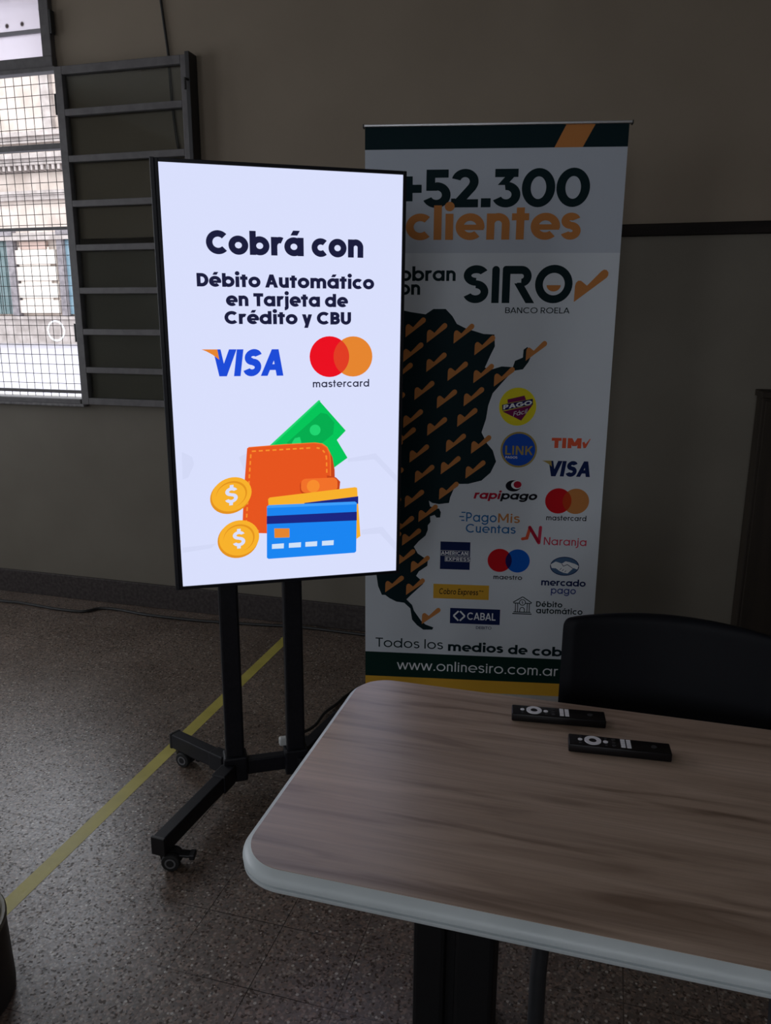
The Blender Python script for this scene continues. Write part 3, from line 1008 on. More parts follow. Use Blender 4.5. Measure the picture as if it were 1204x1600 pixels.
def lens(c1, c2, cy, r, n=24):
    dx = (c2 - c1) / 2
    a = math.acos(dx / r)
    A = [-a + 2 * a * k / n for k in range(n + 1)]
    return [(c1 + r * cos(t), cy + r * sin(t)) for t in A] + [(c2 - r * cos(t), cy - r * sin(t)) for t in A][1:-1]


tvp('card_circles_logo', [([P_ell(0.1095, 0.0800, 0.0540)], E_RED), ([P_ell(0.1740, 0.0802, 0.0535)], E_ORA), ([lens(0.1095, 0.1740, 0.080, 0.0537)], E_ORED),
                          (letters('mastercard', 0.0634, 0.2191, -0.0010, 0.0200, 0.165, 0.72), E_INK)], 'red and orange overlapping circles over small lettering')


def rr(pts):
    return pts


wl_poly = [(-0.1172, -0.1607), (-0.02, -0.1560), (0.0644, -0.1540), (0.085, -0.1575), (0.099, -0.1680), (0.1070, -0.186), (0.1085, -0.205), (0.1090, -0.30), (0.108, -0.404), (-0.0679, -0.404), (-0.1387, -0.3978), (-0.130, -0.28)]
wl_edge = [(0.085, -0.1575), (0.108, -0.178), (0.116, -0.195), (0.122, -0.2308), (0.1235, -0.312), (0.10, -0.33), (0.10, -0.19)]
st = []
for a, b in (((-0.105, -0.170), (0.062, -0.166)), ((-0.108, -0.178), (-0.128, -0.385)), ((0.099, -0.190), (0.100, -0.248)), ((-0.122, -0.392), (-0.080, -0.396))):
    a, b = Vector(a), Vector(b)
    Ln = (b - a).length
    k = 0.0
    while k < Ln - 0.008:
        p = a + (b - a) * k / Ln; q = a + (b - a) * min(1, (k + 0.011) / Ln)
        st.append(P_line(p.x, p.y, q.x, q.y, 0.0042)); k += 0.0185
for t in (75, 40, 8):
    a0, a1 = radians(t + 8), radians(t - 8)
    st.append(P_line(0.068 + 0.031 * cos(a0), -0.197 + 0.031 * sin(a0), 0.068 + 0.031 * cos(a1), -0.197 + 0.031 * sin(a1), 0.0042))
clasp = rrect(0.0269, -0.2925, 0.130, -0.2525, 0.014) 
bill = [(0.0789, -0.0355), (0.1538, -0.1212), (0.1286, -0.1465), (0.1588, -0.1978), (0.1161, -0.2273), (0.09, -0.25), (-0.0587, -0.1578)]
bill_top = [(0.0789, -0.0355), (0.0840, -0.0375), (-0.0500, -0.1578), (-0.0587, -0.1578)]
bill_mid = [(0.0840, -0.070), (0.102, -0.074), (0.122, -0.098), (0.118, -0.130), (0.06, -0.175), (0.0, -0.165), (-0.01, -0.150)]
wallet = tvp('wallet_picture', [([bill], E_GRN), ([bill_mid], E_GRN3), ([bill_top, P_ell(0.0682, -0.1171, 0.0150), [(0.004, -0.150), (0.012, -0.138), (0.026, -0.135), (0.030, -0.150), (0.022, -0.165), (0.006, -0.165)]], E_GRN2),
                                ([[(0.1286, -0.1465), (0.1588, -0.1978), (0.1161, -0.2273), (0.112, -0.165)]], E_GRN),
                                ([wl_edge], E_WAL3), ([[(x + 0.003, y + 0.0025) for x, y in wl_poly]], E_WAL2), ([wl_poly], E_WAL), (st, E_STI),
                                ([[(x - 0.003, y - 0.004) for x, y in clasp], [(0.10, -0.245), (0.1259, -0.2525), (0.1378, -0.2652), (0.1357, -0.2868), (0.10, -0.30)]], E_WAL3), ([clasp], E_WAL2), ([P_ell(0.0613, -0.2745, 0.0180)], E_STI)],
                'orange stitched wallet with green banknotes sticking out')
tvp('payment_cards_picture', [([[(-0.0649, -0.3050), (-0.060, -0.3010), (0.1800, -0.2830), (0.1863, -0.2850), (0.1967, -0.4289), (0.18, -0.44), (-0.06, -0.42)]], E_YEL),
                              ([[(0.0355, -0.3215), (0.1897, -0.3101), (0.1897, -0.332), (0.0355, -0.345)]], E_STRIPE),
                              ([[(-0.0687, -0.3258), (-0.064, -0.3225), (0.180, -0.3250), (0.1857, -0.3290), (0.1843, -0.4737), (0.180, -0.4780), (-0.068, -0.4790), (-0.0727, -0.4753)]], E_SKY),
                              ([[(-0.0687, -0.3258), (-0.064, -0.3225), (0.180, -0.3250), (0.1857, -0.3290), (0.1857, -0.3335), (-0.0690, -0.3305)]], E_SKY2),
                              ([[(-0.0697, -0.3536), (0.1857, -0.3554), (0.1857, -0.3811), (-0.0704, -0.3766)]], E_STRIPE),
                              ([[(-0.0500, -0.3905), (-0.0077, -0.3930), (-0.0080, -0.4195), (-0.0500, -0.4180)]], E_YEL2),
                              ([[(-0.048, -0.3915), (-0.0087, -0.3935), (-0.0093, -0.4176), (-0.0487, -0.4162)]], E_ORA),
                              ([[(a, -0.4362), (b, -0.4358), (b - 0.0008, -0.4505), (a - 0.0005, -0.4500)] for a, b in ((-0.0575, -0.0240), (-0.0100, 0.0245), (0.0369, 0.0708), (0.0846, 0.1186))], E_DASH)],
    'blue card with dark stripe in front of a yellow card', 0.0011)
for cx, cz, rx, ry, sl in ((-0.1641, -0.2889, 0.0545, 0.0495, 0.22), (-0.1483, -0.4141, 0.0558, 0.0530, 0.10)):
    def tl(polys):
        return [[(x + sl * 0.3 * (y - cz), y + sl * 0.35 * (x - cx)) for x, y in p] for p in polys]
    tvp('gold_coin_picture', [(tl([P_ell(cx - 0.002, cz - 0.003, rx * 1.0, ry * 1.0)]), E_YEL2), (tl([P_ell(cx + 0.001, cz + 0.002, rx * 0.985, ry * 0.96)]), E_YEL), (tl([P_ell(cx + 0.001, cz + 0.002, rx * 0.76, ry * 0.74)]), E_YEL2),
                              (tl([P_ell(cx - 0.001, cz - 0.0005, rx * 0.72, ry * 0.70)]), E_YEL), (tl(letters('$', cx - 0.0165, cx + 0.0175, cz - 0.0215, 0.043, 0.20)), E_WHITE)], lift=0.0013)

# ------------------------------------------------------------------ wheeled stand of the television
_o = TVL + d * (-0.0755) - n0 * 0.23
stand = thing('television_stand', 'black wheeled stand with two posts and splayed legs carrying the television', 'stand', (_o.x, _o.y, 0), YAW)
M_BLK = noisy('black_powder_coat', (0.007, 0.007, 0.010, 1), (0.011, 0.011, 0.015, 1), 120, (0.38, 0.5), spec=0.3)
M_BLKP = mat('black_caster_plastic', (0.010, 0.010, 0.012, 1), 0.4)
M_TYRE = mat('black_rubber', (0.012, 0.012, 0.013, 1), 0.65)
M_HUB = mat('grey_hub', (0.16, 0.16, 0.17, 1), 0.4)
bm_proto_wheel = None
for sx in (-1, 1):
    px = sx * 0.099
    bm = bmesh.new(); box(bm, px - 0.030, -0.020, 0.06, px + 0.030, 0.020, 1.72, 0.007)
    link('post', bm, M_BLK, stand)
    bm = bmesh.new(); box(bm, px - 0.038, -0.032, 0.048, px + 0.038, 0.034, 0.135, 0.006)
    link('leg_socket', bm, M_BLK, stand)
    for nm, ex, ey in (('front_leg', px + sx * 0.236, -0.350), ('rear_leg', px + sx * 0.192, 0.235)):
        p0 = Vector((px + sx * 0.012, (-0.015 if ey < 0 else 0.015), 0.084)); p1 = Vector((ex, ey, 0.084))
        bm = bmesh.new(); beam(bm, p0, p1, 0.040, 0.052, 0.004)
        leg = link(nm, bm, M_BLK, stand)
        dr = (p1 - p0).normalized()
        bm = bmesh.new(); beam(bm, p0 + dr * 0.02, p0 + dr * 0.085, 0.048, 0.060, 0.004)
        link('sleeve', bm, M_BLK, leg)
        bm = bmesh.new(); beam(bm, p1 - dr * 0.006, p1 + dr * 0.004, 0.043, 0.055, 0.002)
        link('end_cap', bm, M_BLKP, leg)
        # caster: swivel housing, twin wheels, brake pedal
        cc = p1 - dr * 0.028
        if ey < 0:
            trail = Vector((0.9, 0.25 * sx, 0)).normalized() if sx < 0 else Vector((0.5, 0.85, 0)).normalized()
        else:
            trail = Vector((0.80, -0.60, 0)).normalized()
        side = Vector((-trail.y, trail.x, 0))
        wc = cc + trail * 0.020; wc.z = 0.0265
        bm = bmesh.new()
        tube(bm, [(cc.x, cc.y, 0.060), (cc.x, cc.y, 0.046)], 0.014, 14)
        Mh = Matrix((trail, side, Vector((0, 0, 1)))).transposed().to_4x4(); Mh.translation = (wc.x, wc.y, 0)
        hv = []
        prof = [(-0.036, 0.050), (-0.030, 0.024), (-0.020, 0.014), (0.0, 0.022), (0.022, 0.034), (0.026, 0.046), (0.012, 0.054), (-0.026, 0.057)]
        A = [bm.verts.new(Mh @ Vector((x, -0.007, z))) for x, z in prof]; B = [bm.verts.new(Mh @ Vector((x, 0.007, z))) for x, z in prof]
        bm.faces.new(A); bm.faces.new(B[::-1])
        for k in range(len(prof)):
            bm.faces.new((A[k], B[k], B[(k + 1) % len(prof)], A[(k + 1) % len(prof)]))
        cas = link('caster', bm, M_BLKP, leg)
        for ws in (-1, 1):
            bm = bmesh.new()
            Mw = Mh @ Matrix.Translation((0, ws * 0.0165, 0.0265)) @ Matrix.Rotation(pi / 2, 4, 'X')
            lathe(bm, [(0.020, -0.0085), (0.0245, -0.0075), (0.0265, -0.004), (0.0265, 0.004), (0.0245, 0.0075), (0.020, 0.0085)], 26, Mw)
            link('wheel', bm, M_TYRE, leg)
            bm = bmesh.new(); lathe(bm, [(0.011, -0.0095), (0.0155, -0.0095), (0.0155, 0.0095), (0.011, 0.0095)], 22, Mw, True)
            link('wheel_hub', bm, M_HUB, leg)
        bm = bmesh.new()
        box(bm, 0.018, -0.014, 0.040, 0.058, 0.014, 0.048, 0.002, 2, Mh @ Matrix.Rotation(radians(4), 4, 'Y'))
        box(bm, 0.050, -0.015, 0.030, 0.066, 0.015, 0.047, 0.003, 2, Mh)
        link('brake_pedal', bm, M_BLKP, leg)
bm = bmesh.new(); beam(bm, (-0.065, 0, 0.088), (0.065, 0, 0.088), 0.034, 0.052, 0.004)
link('crossbar', bm, M_BLK, stand)
for bz in (1.20, 1.50):
    bm = bmesh.new(); beam(bm, (-0.069, 0, bz), (0.069, 0, bz), 0.03, 0.08, 0.004)
    link('upper_crossbar', bm, M_BLK, stand)
# bracket reaching forward to the back of the television
bm = bmesh.new()
for bx in (-0.12, 0.24):
    box(bm, bx - 0.015, -0.150, 1.08, bx + 0.015, -0.128, 1.62, 0.003)
for bz in (1.22, 1.48):
    box(bm, -0.16, -0.128, bz - 0.02, 0.28, -0.110, bz + 0.02, 0.003)
    box(bm, -0.115, -0.112, bz - 0.015, -0.085, -0.018, bz + 0.015)
    box(bm, 0.085, -0.112, bz - 0.015, 0.115, -0.018, bz + 0.015)
link('mounting_bracket', bm, M_BLK, stand)
bm = bmesh.new(); box(bm, 0.047, 0.006, 0.134, 0.075, 0.030, 0.162, 0.006)
link('plug', bm, mat('white_plastic', (0.55, 0.56, 0.55, 1), 0.4), stand)['label'] = 'small white plug at the foot of the right post'

# ------------------------------------------------------------------ roll-up banner
BY = 0.1866
_b = Vector((-0.8307, 2.6672, 0)) + Vector((cos(BY), sin(BY), 0)) * 0.425
ban = thing('rollup_banner', 'tall white roll-up banner with map and payment logos behind the television', 'banner', (_b.x, _b.y, 0), BY)
BT = 2.1266
M_CLOTH = noisy('banner_white_vinyl', (0.64, 0.69, 0.75, 1), (0.68, 0.73, 0.79, 1), 3, (0.6, 0.7), spec=0.15)
M_ALU = mat('brushed_aluminium', (0.62, 0.62, 0.64, 1), 0.32, 0.9)
M_DARKP = mat('black_end_plastic', (0.015, 0.015, 0.016, 1), 0.5)


def ink(name, r, g, b):
    return mat('ink_' + name, rgb(r, g, b), 0.65, 0, 0.15)


I_DK = ink('dark_green', 4, 34, 40)
I_GRN = ink('bottle_green', 4, 44, 38)
I_OR = ink('orange', 198, 130, 72)
I_GREY = ink('pale_grey', 190, 198, 210)
I_YEL = ink('mustard', 214, 164, 52)
I_NAVY = ink('navy', 14, 34, 84)
I_RED = ink('red', 204, 16, 30)
I_DRED = ink('crimson', 176, 22, 52)
I_MIX = ink('red_orange', 196, 62, 24)
I_PUR = ink('purple', 120, 20, 84)
I_INDI = ink('indigo', 32, 18, 92)
I_LEMON = ink('lemon', 236, 222, 40)
I_BLUE = ink('blue', 24, 82, 190)
I_BLU2 = ink('mid_blue', 42, 110, 170)
I_MBL = ink('circle_blue', 0, 92, 196)
I_GOLD = ink('gold', 170, 150, 84)
I_WHITE = ink('white', 232, 236, 240)
I_CORAL = ink('coral', 226, 92, 60)
I_PINK = ink('rose', 206, 56, 84)
I_BLACK = ink('black', 8, 14, 26)
bm = bmesh.new(); box(bm, -0.425, -0.0005, 0.09, 0.425, 0.0005, BT)
cloth = link('printed_sheet', bm, M_CLOTH, ban)


def bnp(name, layers, label=None, y0=-0.0005):
    return picture(name, [([[(x - 0.425, z + BT) for x, z in p] for p in ps], m) for ps, m in layers], cloth, y0, label=label)


bnp('grey_field', [([P_rect(0, -0.3950, 0.85, -0.069)], I_GREY)])
bnp('top_band', [([P_rect(0, -0.0695, 0.85, 0)], I_DK), ([[(0.6520, -0.001), (0.7440, -0.001), (0.7075, -0.0695), (0.6174, -0.0695)]], I_OR)], 'dark band with a slanted orange stripe', y0=-0.0007)
bnp('number_lettering', [(letters('+52.300', 0.100, 0.7386, -0.2502, 0.1180, 0.215), I_DK)], 'large dark figures', y0=-0.0009)
bnp('clients_lettering', [(letters('clientes', 0.138, 0.7169, -0.3525, 0.1060, 0.225, 0.78), I_OR)], 'large orange lettering', y0=-0.0012)
bnp('small_heading_lettering', [(letters('Cobran', 0.070, 0.3092, -0.4853, 0.0465, 0.20), I_DK), (letters('con', 0.080, 0.1894, -0.5310, 0.0465, 0.20), I_DK)])
# main logo
lg = []
w_ = 0.026
hS = 0.1225
lg += P_arc(0.3790, -0.5575 + 0.0900 - 0.0, 0.0425, 0.0335, 30, 270, w_) + P_arc(0.3775, -0.5575 + 0.0370, 0.0435, 0.0375, -155, 90, w_)
lg += [P_rect(0.4320, -0.5573, 0.4570, -0.4480), P_ell(0.4445, -0.4490, 0.0125)]
lg += [P_rect(0.4671, -0.5573, 0.4671 + w_, -0.4480), P_rect(0.4775, -0.4363 - w_, 0.5300, -0.4363)] + [P_ell(0.4778, -0.4470, 0.0107)] + P_arc(0.5300, -0.4700, 0.0340, 0.0337, -90, 90, w_)
lg += [P_rect(0.5160, -0.5037, 0.5300, -0.5037 + w_ * 0.5), P_diag(0.5620, -0.5573, 0.5215, -0.4930, 0.0245)]
lg += ringpoly(0.6388, -0.4952, 0.0622, 0.0622, w_)
half = [(0.6388 + 0.0235 * cos(t), -0.4985 + 0.0205 * sin(t)) for t in [pi + pi * k / 16 for k in range(17)]]
bnp('main_logo', [(lg, I_DK), ([half], I_OR), ([tick(0.7085, -0.5532, 1.52)], I_OR), (letters('BANCO ROELA', 0.4805, 0.6962, -0.5905, 0.0190, 0.135), I_DK)], 'dark wordmark with an orange tick')
# map with ticks
west = [(0.2150, -1.3720), (0.0481, -1.5867), (0.036, -1.50), (0.045, -1.40), (0.030, -1.28), (0.040, -1.15), (0.026, -1.02), (0.036, -0.90), (0.022, -0.80), (0.040, -0.70), (0.070, -0.64), (0.085, -0.585), (0.1243, -0.5811)]
mapN = [(0.1243, -0.5811), (0.1592, -0.5884), (0.2094, -0.5956), (0.2359, -0.5777), (0.2781, -0.5775), (0.3016, -0.6012), (0.3176, -0.6272), (0.3487, -0.642), (0.4105, -0.6604), (0.4472, -0.6617), (0.4502, -0.7015), (0.436, -0.7319), (0.4183, -0.774), (0.4379, -0.7815), (0.4759, -0.7696), (0.5144, -0.7715), (0.5211, -0.7501), (0.5473, -0.7385), (0.5484, -0.712), (0.5609, -0.7029), (0.5772, -0.7269), (0.5671, -0.7535), (0.5492, -0.7788), (0.515, -0.7845), (0.4782, -0.8271), (0.4486, -0.8623), (0.4347, -0.9054), (0.4285, -0.9527), (0.4145, -1.0005), (0.4356, -1.04), (0.4562, -1.0637), (0.4696, -1.1038), (0.4513, -1.1448), (0.4204, -1.1741), (0.3728, -1.1876), (0.3407, -1.1884), (0.3325, -1.1803), (0.3098, -1.2388), (0.3062, -1.2597), (0.2698, -1.2649), (0.2454, -1.2613), (0.233, -1.2533), (0.2374, -1.2741), (0.258, -1.2819), (0.2705, -1.2815), (0.2770, -1.2950), (0.275, -1.3151), (0.2620, -1.3160), (0.2547, -1.3060), (0.2382, -1.3119), (0.2402, -1.333), (0.2306, -1.346), (0.2309, -1.3633), (0.2231, -1.3849), (0.1987, -1.407), (0.1808, -1.4291), (0.1953, -1.4545), (0.233, -1.4793), (0.2317, -1.5011), (0.2005, -1.524), (0.1907, -1.5418), (0.2051, -1.5545), (0.2179, -1.5717), (0.1725, -1.6176), (0.1558, -1.6361), (0.1772, -1.6576), (0.1843, -1.6797), (0.2119, -1.7191), (0.2291, -1.7338), (0.2589, -1.7443), (0.2549, -1.7536), (0.221, -1.755), (0.1969, -1.7378), (0.178, -1.716), (0.1706, -1.6713), (0.1475, -1.6498), (0.1179, -1.6464), (0.0924, -1.634), (0.0754, -1.6212), (0.0627, -1.6217)] + west[1:-1]
tk = [(0.1408, -0.6735), (0.2149, -0.692), (0.3078, -0.6935), (0.3807, -0.7324), (0.5573, -0.7497), (0.1339, -0.7577), (0.2151, -0.7915), (0.29, -0.8216), (0.3799, -0.8283), (0.4516, -0.839), (0.0980, -0.8274), (0.1749, -0.8895), (0.2545, -0.9183), (0.3487, -0.909), (0.1364, -0.9894), (0.2222, -1.0159), (0.3279, -0.9821), (0.112, -1.054), (0.1603, -1.1144), (0.2905, -1.0735), (0.3798, -1.0773), (0.1807, -1.188), (0.2739, -1.1545), (0.3626, -1.1681), (0.1452, -1.2807), (0.2695, -1.2482), (0.1959, -1.3343),
      (0.1103, -1.3793), (0.1368, -1.4261), (0.1166, -1.5059), (0.1705, -1.5294), (0.0753, -1.6106), (0.1539, -1.6183), (0.2147, -1.7326), (0.072, -0.93), (0.066, -1.10), (0.070, -1.20), (0.062, -1.31), (0.064, -1.44), (0.058, -0.76)]
bnp('country_map', [([mapN], I_DK), ([tick(x, y, 0.98) for x, y in tk], I_OR)], 'dark map covered in orange ticks')
# payment logos
bnp('round_yellow_logo', [([P_ell(0.5370, -0.9080, 0.0645, 0.0665)], I_LEMON),
                          ([[(0.5005, -0.8831), (0.5589, -0.8686), (0.5650, -0.8839), (0.5021, -0.8964)], [(0.4850, -0.9255), (0.5887, -0.9005), (0.5513, -0.9564)]], I_PUR),
                          ([[(0.4828, -0.9020), (0.5880, -0.8795), (0.5895, -0.9000), (0.4850, -0.9225)]], I_INDI),
                          (letters('PAGO', 0.4875, 0.5860, -0.9185, 0.0155, 0.24, 0.74, 0.0, 0.0, 0.19) + letters('Fácil', 0.5230, 0.5690, -0.9420, 0.0160, 0.12, 0.7, 0.15, 0.0, 0.25), I_WHITE)], 'yellow disc with purple arrow')
bnp('round_blue_logo', [([P_ell(0.5476, -1.0597, 0.0640, 0.0640)], I_GOLD), ([P_ell(0.5476, -1.0597, 0.0575, 0.0575)], I_BLUE),
                        (letters('LINK', 0.5005, 0.5970, -1.0780, 0.0320, 0.17), I_GOLD), (letters('PAGOS', 0.5019, 0.5441, -1.0915, 0.0080, 0.2), I_WHITE)], 'blue disc with gold rim')
bnp('small_orange_logo', [(letters('TIM', 0.6610, 0.7643, -1.0510, 0.0360, 0.29), I_CORAL), ([[(0.7670, -1.0300), (0.7740, -1.0270), (0.7790, -1.0350), (0.7930, -1.0155), (0.7945, -1.0185), (0.7800, -1.0495), (0.7720, -1.0495)]], I_CORAL)], 'coral lettering with a tick')
bnp('payment_network_wordmark', visa(0.6310, 0.8110, -1.1528, 0.0560, I_NAVY, I_GOLD), 'slanted navy wordmark')
bnp('rapid_payment_logo', [([P_ell(0.5345, -1.1910, 0.0275, 0.0205)], I_BLACK), ([P_ell(0.5455, -1.1870, 0.0190, 0.0155)], I_WHITE), ([P_ell(0.5490, -1.1860, 0.0140, 0.0125)], I_DRED),
                           (letters('rapi', 0.3938, 0.4875, -1.2410, 0.0285, 0.23, 0.78, 0.25), I_DRED), (letters('pago', 0.4905, 0.6180, -1.2410, 0.0285, 0.23, 0.78, 0.25), I_BLACK)], 'slanted crimson and black wordmark under a round swirl')
bnp('card_circles_logo', [([P_ell(0.6960, -1.2422, 0.0465)], I_RED), ([P_ell(0.7580, -1.2422, 0.0465)], I_OR), ([lens(0.6960, 0.7580, -1.2422, 0.0465)], I_MIX), (letters('mastercard', 0.6571, 0.7988, -1.3140, 0.0195, 0.15, 0.70), I_BLACK)], 'red and orange overlapping circles')
bnp('my_accounts_logo', [(letters('Pago', 0.3695, 0.4800, -1.3275, 0.0350, 0.145), I_BLU2), (letters('Mis', 0.4850, 0.5633, -1.3280, 0.0340, 0.145), I_OR), (letters('Cuentas', 0.3696, 0.5501, -1.3684, 0.0325, 0.145), I_BLU2),
                         ([P_rect(0.3520, -1.2955, 0.3670, -1.2912), P_rect(0.3446, -1.3114, 0.3620, -1.3071), P_rect(0.3520, -1.3255, 0.3640, -1.3212)], I_BLU2)], 'blue and orange two-line lettering')
bnp('orange_initial_logo', [([P_line(0.5770, -1.3868, 0.5925, -1.3830, 0.0110), P_line(0.5910, -1.3840, 0.6010, -1.3440, 0.0115), P_ell(0.5760, -1.3868, 0.0055), P_ell(0.5915, -1.3838, 0.0056)], I_CORAL),
                            ([P_line(0.6385, -1.3420, 0.6355, -1.4000, 0.0115), P_ell(0.6385, -1.3420, 0.0057), P_ell(0.6355, -1.4000, 0.0057)], I_PINK),
                            ([P_line(0.6000, -1.3430, 0.6350, -1.3995, 0.0120), P_ell(0.6000, -1.3430, 0.0060)], I_DRED), (letters('Naranja', 0.6528, 0.8050, -1.4070, 0.0295, 0.13, 0.72), I_PINK)], 'rose lettering with a folded initial')
bnp('blue_square_logo', [([P_rect(0.2785, -1.5120, 0.3880, -1.4057)], I_NAVY),
                         ([P_rect(0.2800, -1.4595, 0.3835, -1.4390), P_rect(0.2960, -1.4815, 0.3895, -1.4625)], I_WHITE),
                         ([P_rect(0.2812, -1.4583, 0.3823, -1.4402), P_rect(0.2972, -1.4803, 0.3895, -1.4637)], I_NAVY),
                         (letters('AMERICAN', 0.2820, 0.3795, -1.4560, 0.0138, 0.19) + letters('EXPRESS', 0.2992, 0.3885, -1.4785, 0.0128, 0.19), I_WHITE)], 'navy square with white lettering')
bnp('blue_circles_logo', [([P_ell(0.4968, -1.4715, 0.0440, 0.0445)], I_RED), ([P_ell(0.5620, -1.4715, 0.0440, 0.0445)], I_MBL), ([lens(0.4968, 0.5620, -1.4715, 0.0441)], I_INDI), (letters('maestro', 0.4765, 0.5813, -1.5440, 0.0170, 0.16, 0.76), I_BLACK)], 'red and blue overlapping circles')
hand = [[(0.682, -1.480), (0.700, -1.469), (0.722, -1.476), (0.735, -1.467), (0.750, -1.470), (0.770, -1.476), (0.783, -1.483), (0.779, -1.497), (0.765, -1.492), (0.757, -1.500), (0.745, -1.513), (0.730, -1.511), (0.716, -1.505), (0.702, -1.495), (0.686, -1.494)]]
bnp('handshake_logo', [([P_ell(0.7325, -1.4862, 0.0522, 0.0362)], I_NAVY), ([P_ell(0.7325, -1.4862, 0.0495, 0.0335)], ink('slate_blue', 74, 104, 140)), (hand, I_WHITE),
                       ([P_line(0.722, -1.477, 0.728, -1.486, 0.0022), P_line(0.728, -1.486, 0.742, -1.479, 0.0022), P_line(0.742, -1.479, 0.763, -1.494, 0.0022), P_line(0.716, -1.500, 0.722, -1.493, 0.0018), P_line(0.724, -1.505, 0.730, -1.498, 0.0018), P_line(0.734, -1.508, 0.739, -1.502, 0.0018)], I_NAVY),
                       (letters('mercado', 0.6515, 0.8124, -1.5620, 0.0260, 0.20), I_NAVY), (letters('pago', 0.6885, 0.7788, -1.5925, 0.0270, 0.15), ink('violet_blue', 54, 74, 142))], 'oval handshake over two-line lettering')
bnp('yellow_box_logo', [([P_rect(0.2560, -1.6270, 0.4620, -1.5703)], I_YEL), (letters('Cobro Express', 0.2770, 0.4220, -1.6095, 0.0225, 0.15, 0.70, 0.08), I_BLACK), ([P_rect(0.426, -1.594, 0.433, -1.591), P_rect(0.435, -1.595, 0.442, -1.592)], I_BLACK)], 'mustard label with dark lettering')
dia = [P_line(0.3336, -1.6940, 0.3520, -1.6750, 0.0062), P_line(0.3336, -1.6940, 0.3520, -1.7130, 0.0062), P_line(0.3756, -1.6940, 0.3575, -1.6750, 0.0062), P_line(0.3756, -1.6940, 0.3575, -1.7130, 0.0062)]
bnp('blue_box_logo', [([P_rect(0.3205, -1.7245, 0.5065, -1.6632)], I_NAVY), (dia + letters('CABAL', 0.3844, 0.4904, -1.7078, 0.0290, 0.17), I_WHITE), (letters('DÉBITO'.replace('É', 'E'), 0.4190, 0.4768, -1.7438, 0.0115, 0.15), I_NAVY)], 'navy label with white lettering')
bx, bz = 0.5515, -1.6785
bank = [P_rect(bx, bz, bx + 0.071, bz + 0.004), P_rect(bx + 0.004, bz + 0.007, bx + 0.067, bz + 0.0105), P_line(bx + 0.001, bz + 0.046, bx + 0.0355, bz + 0.069, 0.0035), P_line(bx + 0.070, bz + 0.046, bx + 0.0355, bz + 0.069, 0.0035), P_rect(bx + 0.003, bz + 0.042, bx + 0.024, bz + 0.0455), P_rect(bx + 0.047, bz + 0.042, bx + 0.068, bz + 0.0455)]
for px in (0.009, 0.017, 0.052, 0.060):
    bank.append(P_rect(bx + px, bz + 0.010, bx + px + 0.003, bz + 0.043))
bank += ringpoly(bx + 0.0355, bz + 0.047, 0.0125, 0.0125, 0.003) + P_arc(bx + 0.0355, bz + 0.017, 0.010, 0.012, 0, 180, 0.003) + [P_rect(bx + 0.0255, bz + 0.010, bx + 0.0285, bz + 0.018), P_rect(bx + 0.0425, bz + 0.010, bx + 0.0455, bz + 0.018)]
bank += letters('$', bx + 0.0320, bx + 0.0390, bz + 0.0425, 0.0085, 0.2)
bnp('bank_debit_logo', [(bank, I_DK), (letters('Débito', 0.6373, 0.7332, -1.6462, 0.0215, 0.19, 0.74), I_DK), (letters('automático', 0.6387, 0.8081, -1.6718, 0.0215, 0.19, 0.80), I_DK)], 'bank icon beside two-line lettering')
bnp('slogan_lettering', [(letters('Todos los', 0.0393, 0.2973, -1.8318, 0.0375, 0.125), I_DK), (letters('medios', 0.3160, 0.5240, -1.8370, 0.0370, 0.215) + letters('de', 0.5420, 0.6150, -1.8395, 0.0370, 0.215) + letters('cobro', 0.6320, 0.8080, -1.8410, 0.0370, 0.215), I_DK)])
bnp('website_band', [([P_rect(0, -1.9525, 0.85, -1.8525)], I_GRN), (letters('www.onlinesiro.com.ar', 0.1219, 0.7328, -1.9215, 0.0395, 0.115), I_WHITE)], 'bottle green band with white lettering')
bnp('mustard_band', [([P_rect(0, -2.03, 0.85, -1.9525)], I_YEL)])
bm = bmesh.new(); box(bm, -0.428, -0.010, BT - 0.002, 0.433, 0.010, BT + 0.0065, 0.002)
rail = link('top_rail', bm, M_ALU, ban)
for ex in (-0.4295, 0.4345):
    bm = bmesh.new(); box(bm, ex - 0.002, -0.011, BT - 0.004, ex + 0.002, 0.011, BT + 0.0075, 0.001, 1)
    link('end_cap', bm, M_DARKP, rail)
bm = bmesh.new()
pr = [(-0.050, 0.018), (0.050, 0.018), (0.054, 0.03), (0.050, 0.085), (0.020, 0.112), (0.004, 0.116), (0.004, 0.122), (-0.006, 0.124), (-0.012, 0.114), (-0.046, 0.085), (-0.054, 0.03)]
A = [bm.verts.new((-0.43, y, z)) for y, z in pr]; B = [bm.verts.new((0.43, y, z)) for y, z in pr]
bm.faces.new(A); bm.faces.new(B[::-1])
for k in range(len(pr)):
    bm.faces.new((A[k], B[k], B[(k + 1) % len(pr)], A[(k + 1) % len(pr)]))
link('base_cassette', bm, M_ALU, ban)
for fx in (-0.33, 0.33):
    bm = bmesh.new(); box(bm, fx - 0.02, -0.16, 0.0, fx + 0.02, 0.16, 0.018, 0.003)
    link('foot', bm, M_DARKP, ban)
bm = bmesh.new(); tube(bm, [(0, 0.022, 0.10), (0, 0.016, BT + 0.004)], 0.008, 12)
link('support_pole', bm, M_ALU, ban)

